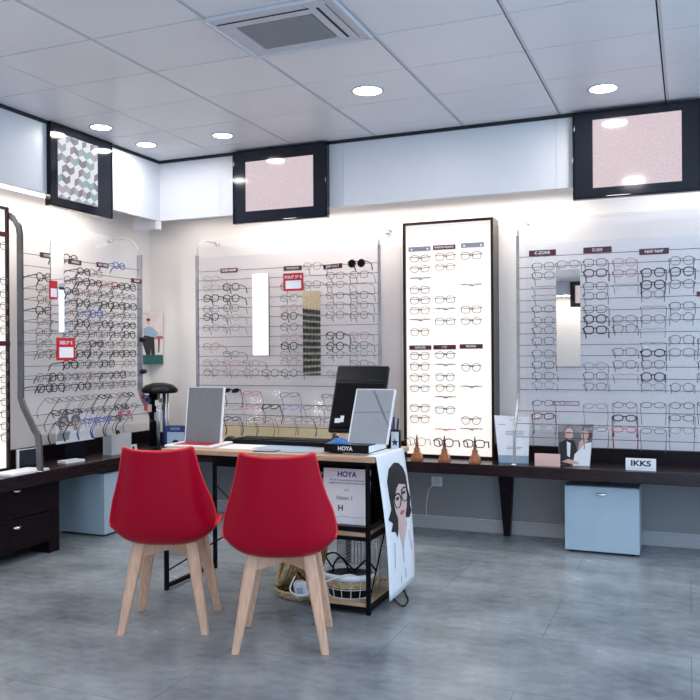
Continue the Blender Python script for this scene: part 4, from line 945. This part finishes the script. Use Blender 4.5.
# ---------------------------------------------------------------- things on the back counter
def tower(label, x, color, shp, bold, glab):
    p = (x, 5.225, CT)
    t = thing('tower_stand', label, 'display stand', p, (0, 0, .1), group='small wooden tower stands')
    bm = NB(); 
    def fr(z0, z1, a, b):
        v0 = [bm.verts.new((i*a, j*a, z0)) for i, j in ((-1, -1), (1, -1), (1, 1), (-1, 1))]; v1 = [bm.verts.new((i*b, j*b, z1)) for i, j in ((-1, -1), (1, -1), (1, 1), (-1, 1))]
        for k in range(4): bm.faces.new([v0[k], v0[(k+1) % 4], v1[(k+1) % 4], v1[k]])
        bm.faces.new(v0[::-1]); bm.faces.new(v1)
    fr(0, .018, .036, .036); fr(.018, .045, .034, .028); obj('base', bm, M['amber'], t)
    bm = NB(); fr(.045, .075, .022, .015); fr(.075, .080, .019, .019); fr(.080, .110, .011, .009); fr(.110, .114, .013, .013); fr(.114, .15, .008, .005); obj('body', bm, M['amber'], t)
    bm = NB(); fr(.15, .172, .005, .001); obj('spire', bm, M['brown'], t)
    glasses(color, shp, bold, (x, 5.225-.022, CT+.125), 0, math.radians(4), glab, 'spectacles on the wooden tower stands', yawj=R.uniform(-.1, .1))
tower('left wooden tower stand before the lightbox, holding gold spectacles', at(417, 460, 1, 5.225).x, 'gold', pa, 0, 'thin gold spectacles on the left wooden tower stand')
tower('middle wooden tower stand before the lightbox, holding black spectacles', at(444.5, 460, 1, 5.225).x, 'black', pa, 1, 'bold black spectacles on the middle wooden tower stand')
tower('right wooden tower stand before the lightbox, holding black spectacles', at(475, 462, 1, 5.225).x, 'black', sq, 1, 'bold black square spectacles on the right wooden tower stand')
# brochure in a clear holder
t = thing('brochure_stand', 'white brochure with blue foot standing at left end of right rack', 'brochure', ((-1.165-.955)/2, 5.29, CT), (math.radians(-6), 0, .03))
bm = NB(); poly(bm, [(-.09, 0), (.10, 0), (.105, .30), (-.125, .305)], 0); o = obj('sheet', bm, M['white'], t); md = o.modifiers.new('s', 'SOLIDIFY'); md.thickness = .002; md.offset = 0
bm = NB(); poly(bm, [(-.09, 0), (.10, 0), (.101, .048), (-.096, .048)], -.0022); obj('blue_band', bm, M['skyc'], t, label='blue foot band')
bm = NB(); [poly(bm, [(x0, z), (x1, z), (x1, z+.004), (x0, z+.004)], -.0022) for x0, x1, z in ((-.10, -.05, .245), (-.02, .05, .275), (-.05, .07, .20), (-.05, .06, .19), (-.05, .07, .18), (-.04, .06, .10), (-.04, .05, .09))]; obj('print', bm, M['greytext'], t)
p0 = at(535, 463.5, 1, 5.20); p1 = at(559.5, 463.5, 1, 5.20)
t = thing('sign_block', 'small pink sign block on the counter before the couple photo', 'sign', ((p0.x+p1.x)/2, 5.20, CT))
obj('block', B(-.078, .078, 0, .02, 0, .078), M['pink'], t, bevel=.002)
text('lunettes', .022, M['skin'], t, (0, -.0005, .04))
# couple photo
p0 = at(556, 424, 1, 5.30); p1 = at(593, 464, 1, 5.30)
t = thing('photo_display', 'upright photo of two people, dark suit and white dress, beside pink block', 'photo', ((p0.x+p1.x)/2, 5.30, CT), (math.radians(-5), 0, 0))
bm = NB(); wq = .115; poly(bm, [(-wq+.02, 0), (wq-.02, 0), (wq, .262), (-wq+.01, .25)], 0); o = obj('board', bm, mat('photo_backdrop', (.16, .15, .17), .5, noise=(12, .4, (1, 1, 1))), t); md = o.modifiers.new('s', 'SOLIDIFY'); md.thickness = .003; md.offset = 0
def P2(name, pts, mm, off, mt_=None): bm = NB(); poly(bm, pts, -off); return obj(name, bm, mt_ or M[mm], t)
P2('suit', [(-.092, .005), (-.03, .0), (.0, .02), (.015, .10), (.0, .155), (-.05, .165), (-.095, .14)], 'hair', .0025)
P2('dress', [(-.01, .0), (.092, .0), (.105, .15), (.06, .14), (.03, .10), (.0, .07)], 'white', .0030)
P2('shirt', [(-.045, .06), (-.028, .05), (-.024, .14), (-.048, .15)], 'white', .0030)
P2('hand', [(-.08, .02), (-.02, .01), (.03, .008), (.02, .025), (-.04, .04)], 'skin', .0034)
P2('arm', [(.02, .09), (.05, .13), (.085, .16), (.06, .175), (.03, .15)], 'skin', .0034)
P2('hair', ell(-.035, .215, .036, .034), 'brown', .0030); P2('face', ell(-.033, .198, .026, .036), 'skin', .0036)
P2('hair', ell(.075, .205, .034, .042), 'brown', .0030); P2('face', ell(.062, .195, .024, .034), 'skin', .0036)
for cx in (-.033, .062): P2('glasses_print', [(cx-.022, .202), (cx+.022, .202), (cx+.022, .207), (cx-.022, .207)], 'ink', .0040)
# IKKS block
p0 = at(627, 470.5, 1, 5.22); p1 = at(655, 470.5, 1, 5.22)
t = thing('sign_block', 'white brand block with black lettering on the counter at right', 'sign', ((p0.x+p1.x)/2, 5.20, CT))
obj('block', B(-.086, .086, 0, .02, 0, .072), M['white'], t, bevel=.002)
text('IKKS', .046, M['ink'], t, (0, -.0006, .042), bold=.0016, sx=1.25)
obj('rule', B(-.078, .078, -.0006, 0, .014, .0155), M['greytext'], t)

# sunglasses turntable tower in the corner, dome on top
p = at(160, 445, 1, 5.14)
t = thing('spinner_stand', 'black dome-topped spinner stand with hanging goods in the corner', 'display stand', (-3.66, 5.10, CT))
bm = NB(); lathe(bm, [(.0, .0), (.085, .0), (.085, .015), (.02, .03)], n=28); obj('base', bm, M['black'], t)
bm = NB(); lathe(bm, [(.03, .425), (.125, .43), (.138, .445), (.130, .465), (.10, .49), (.05, .505), (.002, .508)], n=32); obj('dome', bm, M['black'], t, smooth=True)
bm = NB(); tube(bm, [(-.055, .0, .03), (-.055, .0, .43)], .032, 10); obj('dark_column', bm, M['steel'], t, smooth=True)
for k, (x, y, r) in enumerate(((.0, -.03, .007), (.025, -.04, .006), (.05, -.02, .008), (.075, .0, .006), (.02, .04, .007))):
    bm = NB(); tube(bm, [(x, y, .03), (x, y, .43)], r, 8); obj('rod', bm, M['metal'] if k != 2 else M['inkblue'], t, smooth=True)
for k, (x, z, w_, h_, mm) in enumerate(((-.045, .30, .04, .055, 'pink'), (-.075, .31, .03, .06, 'lip'), (.03, .34, .04, .04, 'white'), (.085, .31, .03, .04, 'green'), (.06, .36, .03, .03, 'amber'), (-.05, .36, .05, .03, 'navy'), (.02, .24, .02, .06, 'greytext'))):
    c_ = obj('hanging_card', B(x-w_/2, x+w_/2, -.066-.002*k, -.063-.002*k, z-h_/2+.02, z+h_/2+.02), M[mm], t)
p = at(172, 443, 2, CT)
t = thing('lens_box', 'blue box with round black emblem beside the desk left end', 'box', (-3.44, 4.98, CT), (0, 0, math.radians(12)))
obj('carton', B(-.08, .08, 0, .06, 0, .20), M['navy'], t, bevel=.002)
obj('pale_field', B(-.062, .068, -.0008, 0, .01, .155), M['skyc'], t)
bm = NB(); poly(bm, ell(.003, .075, .026, .026), -.0014); obj('emblem', bm, M['ink'], t)
text('HOYA', .026, M['skyc'], t, (0, -.0008, .178), bold=.0006)
bm = NB(); poly(bm, [(-.018, .072), (.024, .072), (.024, .079), (-.018, .079)], -.0018); obj('emblem_bar', bm, M['skyc'], t)
# poster across the corner
a = Vector((XL, 5.484, 1.385)); b = Vector((-3.975, YB-.002, 1.385)); v = b-a
t = thing('wall_poster', 'small poster of a seated man with a dark green foot, room corner', 'poster', (a+b)/2+Vector((.004, -.006, 0)), (0, 0, math.atan2(v.y, v.x)), )
wq = v.length/2-.004
obj('sheet', B(-wq, wq, 0, .002, -.215, .215), mat('poster_ground', (.70, .60, .57), .5, noise=(9, .12, (1, 1, 1))), t)
P2('green_foot', [(-wq, -.215), (wq, -.215), (wq, -.14), (-wq, -.14)], 'green', .0008)
P2('legs', [(-.05, -.14), (-.015, -.14), (-.01, .02), (-.06, .03), (-.085, -.02)], 'hair', .0010); P2('legs', [(-.01, -.14), (.02, -.14), (.015, .03), (-.02, .02)], 'hair', .0010)
P2('shirt', [(-.065, .02), (.03, .0), (.045, .04), (.0, .085), (-.03, .095), (-.07, .075)], 'skyc', .0014)
P2('head', ell(-.032, .125, .014, .022), 'skin', .0016); P2('hair', ell(-.031, .146, .016, .012), 'brown', .0020)
P2('table', [(.015, -.01), (wq, -.01), (wq, .015), (.015, .015)], 'lip', .0010); P2('table_leg', [(.045, -.12), (.055, -.12), (.06, -.01), (.045, -.01)], 'brown', .0010)
text('STYLE', .02, M['greytext'], t, (-.045, -.001, .19))

# ---------------------------------------------------------------- things on the left counter
t = thing('clear_photo_stand', 'clear stand with dark blue picture on left counter by the lightbox', 'photo stand', (-3.93, 4.06, CT), (0, 0, PI/2+.0))
obj('picture', B(-.075, .075, .002, .004, .01, .105), mat('dark_picture', (.02, .03, .045), .4, noise=(20, .5, (1, 1, 1))), t)
bm = NB(); box(bm, -.095, -.08, -.006, .006, 0, .12); box(bm, .08, .095, -.006, .006, 0, .12); box(bm, -.08, .08, -.003, .001, .112, .118); obj('clear_posts', bm, M['white'], t)
sheet_thing('booklet', 'white booklet at the far left edge of the left counter', 'booklet', [(-3.86, 3.68), (-3.70, 3.70), (-3.70, 4.0), (-3.86, 3.98)], CT, .012, M['white'])
sheet_thing('booklet', 'white booklet in the middle of the left counter, near its edge', 'booklet', [(-3.89, 4.28), (-3.80, 4.26), (-3.78, 4.42), (-3.87, 4.43)], CT, .014, M['white'])
pa_ = at(56, 444.5, 0, -3.94); pb_ = at(94, 440, 0, -3.94); hw_ = (pb_.y-pa_.y)/2
t = thing('photo_display', 'wide photo of two faces standing behind the lower left rack', 'photo', (-3.94, (pa_.y+pb_.y)/2, CT), (0, 0, PI/2))
bm = NB(); zb_ = pa_.z-CT; poly(bm, [(-hw_, zb_), (hw_, zb_), (hw_, zb_+.19), (-hw_, zb_+.19)], 0); o = obj('board', bm, M['white'], t); md = o.modifiers.new('s', 'SOLIDIFY'); md.thickness = .003; md.offset = 0
obj('easel', B(-.10, .10, .002, .006, 0, zb_+.10), M['black'], t)
P2('hair', ell(-hw_+.07, zb_+.15, .055, .042), 'hair', .0025); P2('face', ell(-hw_+.075, zb_+.125, .034, .042), 'pink', .0032); P2('hair', ell(-hw_+.19, zb_+.155, .048, .036), 'hair', .0025); P2('face', ell(-hw_+.188, zb_+.12, .032, .042), 'skin', .0032)
P2('clothing', [(-hw_, zb_+.02), (-hw_+.12, zb_+.02), (-hw_+.14, zb_+.08), (-hw_+.02, zb_+.09)], 'greytext', .0022)
t = thing('clear_box', 'clear acrylic box standing on the left counter', 'box', (-3.80, 4.83, CT), (0, 0, PI/2-.1))
bm = NB(); box(bm, -.10, .10, -.003, 0, 0, .15); box(bm, -.10, -.097, 0, .08, 0, .15); box(bm, .097, .10, 0, .08, 0, .15); box(bm, -.097, .097, 0, .08, 0, .003); obj('walls', bm, mat('frosted_clear', (.8, .82, .85), .15, alpha=.38, noise=(5, .02, (1, 1, 1))), t)
obj('inner_label', B(-.05, .05, .01, .012, .02, .10), M['greytext'], t)
t = thing('tent_card', 'small white card with blue circle beside the clear acrylic box', 'card', (-3.82, 5.0, CT), (math.radians(-10), 0, PI/2))
obj('card', B(-.045, .045, 0, .002, 0, .05), M['white'], t)
bm = NB(); poly(bm, ell(0, .025, .014, .014), -.0008); obj('circle', bm, M['inkblue'], t)
bm = NB(); v0 = [bm.verts.new(q) for q in ((-3.93, 4.93, CT), (-3.93, 5.03, CT), (-3.87, 5.03, CT), (-3.87, 4.93, CT), (-3.93, 4.93, CT+.16), (-3.90, 4.93, CT+.16))]
for f in ((0, 1, 2, 3), (0, 4, 1), (3, 2, 5), (0, 3, 5, 4), (1, 4, 5, 2)): bm.faces.new([v0[i] for i in f])
tag(obj('wedge_stand', bm, M['brown']), 'dark wedge-shaped stand behind the small white card', 'display stand')
for k, (x, y, lab) in enumerate(((146, 397, 'upper pink plate at the far end of the left rack slope'), (124, 413, 'lower pink plate in the left rack slope'))):
    p = at(x, y, 0, -3.76); plate(lab, (-3.76, min(p.y, 5.07), p.z), PI/2, .13, .03, 'SEGER', 'lip', size=.02)

# ---------------------------------------------------------------- across the shop, seen in the mirrors
tag(obj('far_fascia', B(-3.4, -.55, YF+.30, YF+.32, 2.38, 2.64), M['fascia'], bevel=.004), 'white fascia board across the shop, seen in the right rack mirror', 'board')  # fascia board of the opposite wall, there for the mirror's reflection
tv((-1.80, YF+.38, 2.38), PI, .70, .50, .5, .34, (0, 0), 'television across the shop, seen in the right rack mirror', 'pink')
t = thing('potted_plant', 'leafy green plant across the shop, seen in the right rack mirror', 'plant', (-1.75, YF+.95, 0))
bm = NB(); lathe(bm, [(.0, 0), (.14, 0), (.18, .32), (.15, .32), (.14, .30)], n=24); obj('pot', bm, M['fascia'], t, smooth=True)
bm = NB(); rp = random.Random(5)
for k in range(40):
    a = rp.uniform(0, 2*PI); e = rp.uniform(.3, 1.2); L_ = rp.uniform(.4, .75); d = Vector((math.cos(a)*math.cos(e), math.sin(a)*math.cos(e), math.sin(e))); s = d.cross(Vector((0, 0, 1))).normalized()*.035
    p0 = Vector((0, 0, .30)); p1 = p0+d*L_*.5; p2 = p0+d*L_+Vector((0, 0, -.08))
    v = [bm.verts.new(q) for q in (p0, p1-s, p2, p1+s)]; bm.faces.new(v)
obj('foliage', bm, M['leaf'], t)
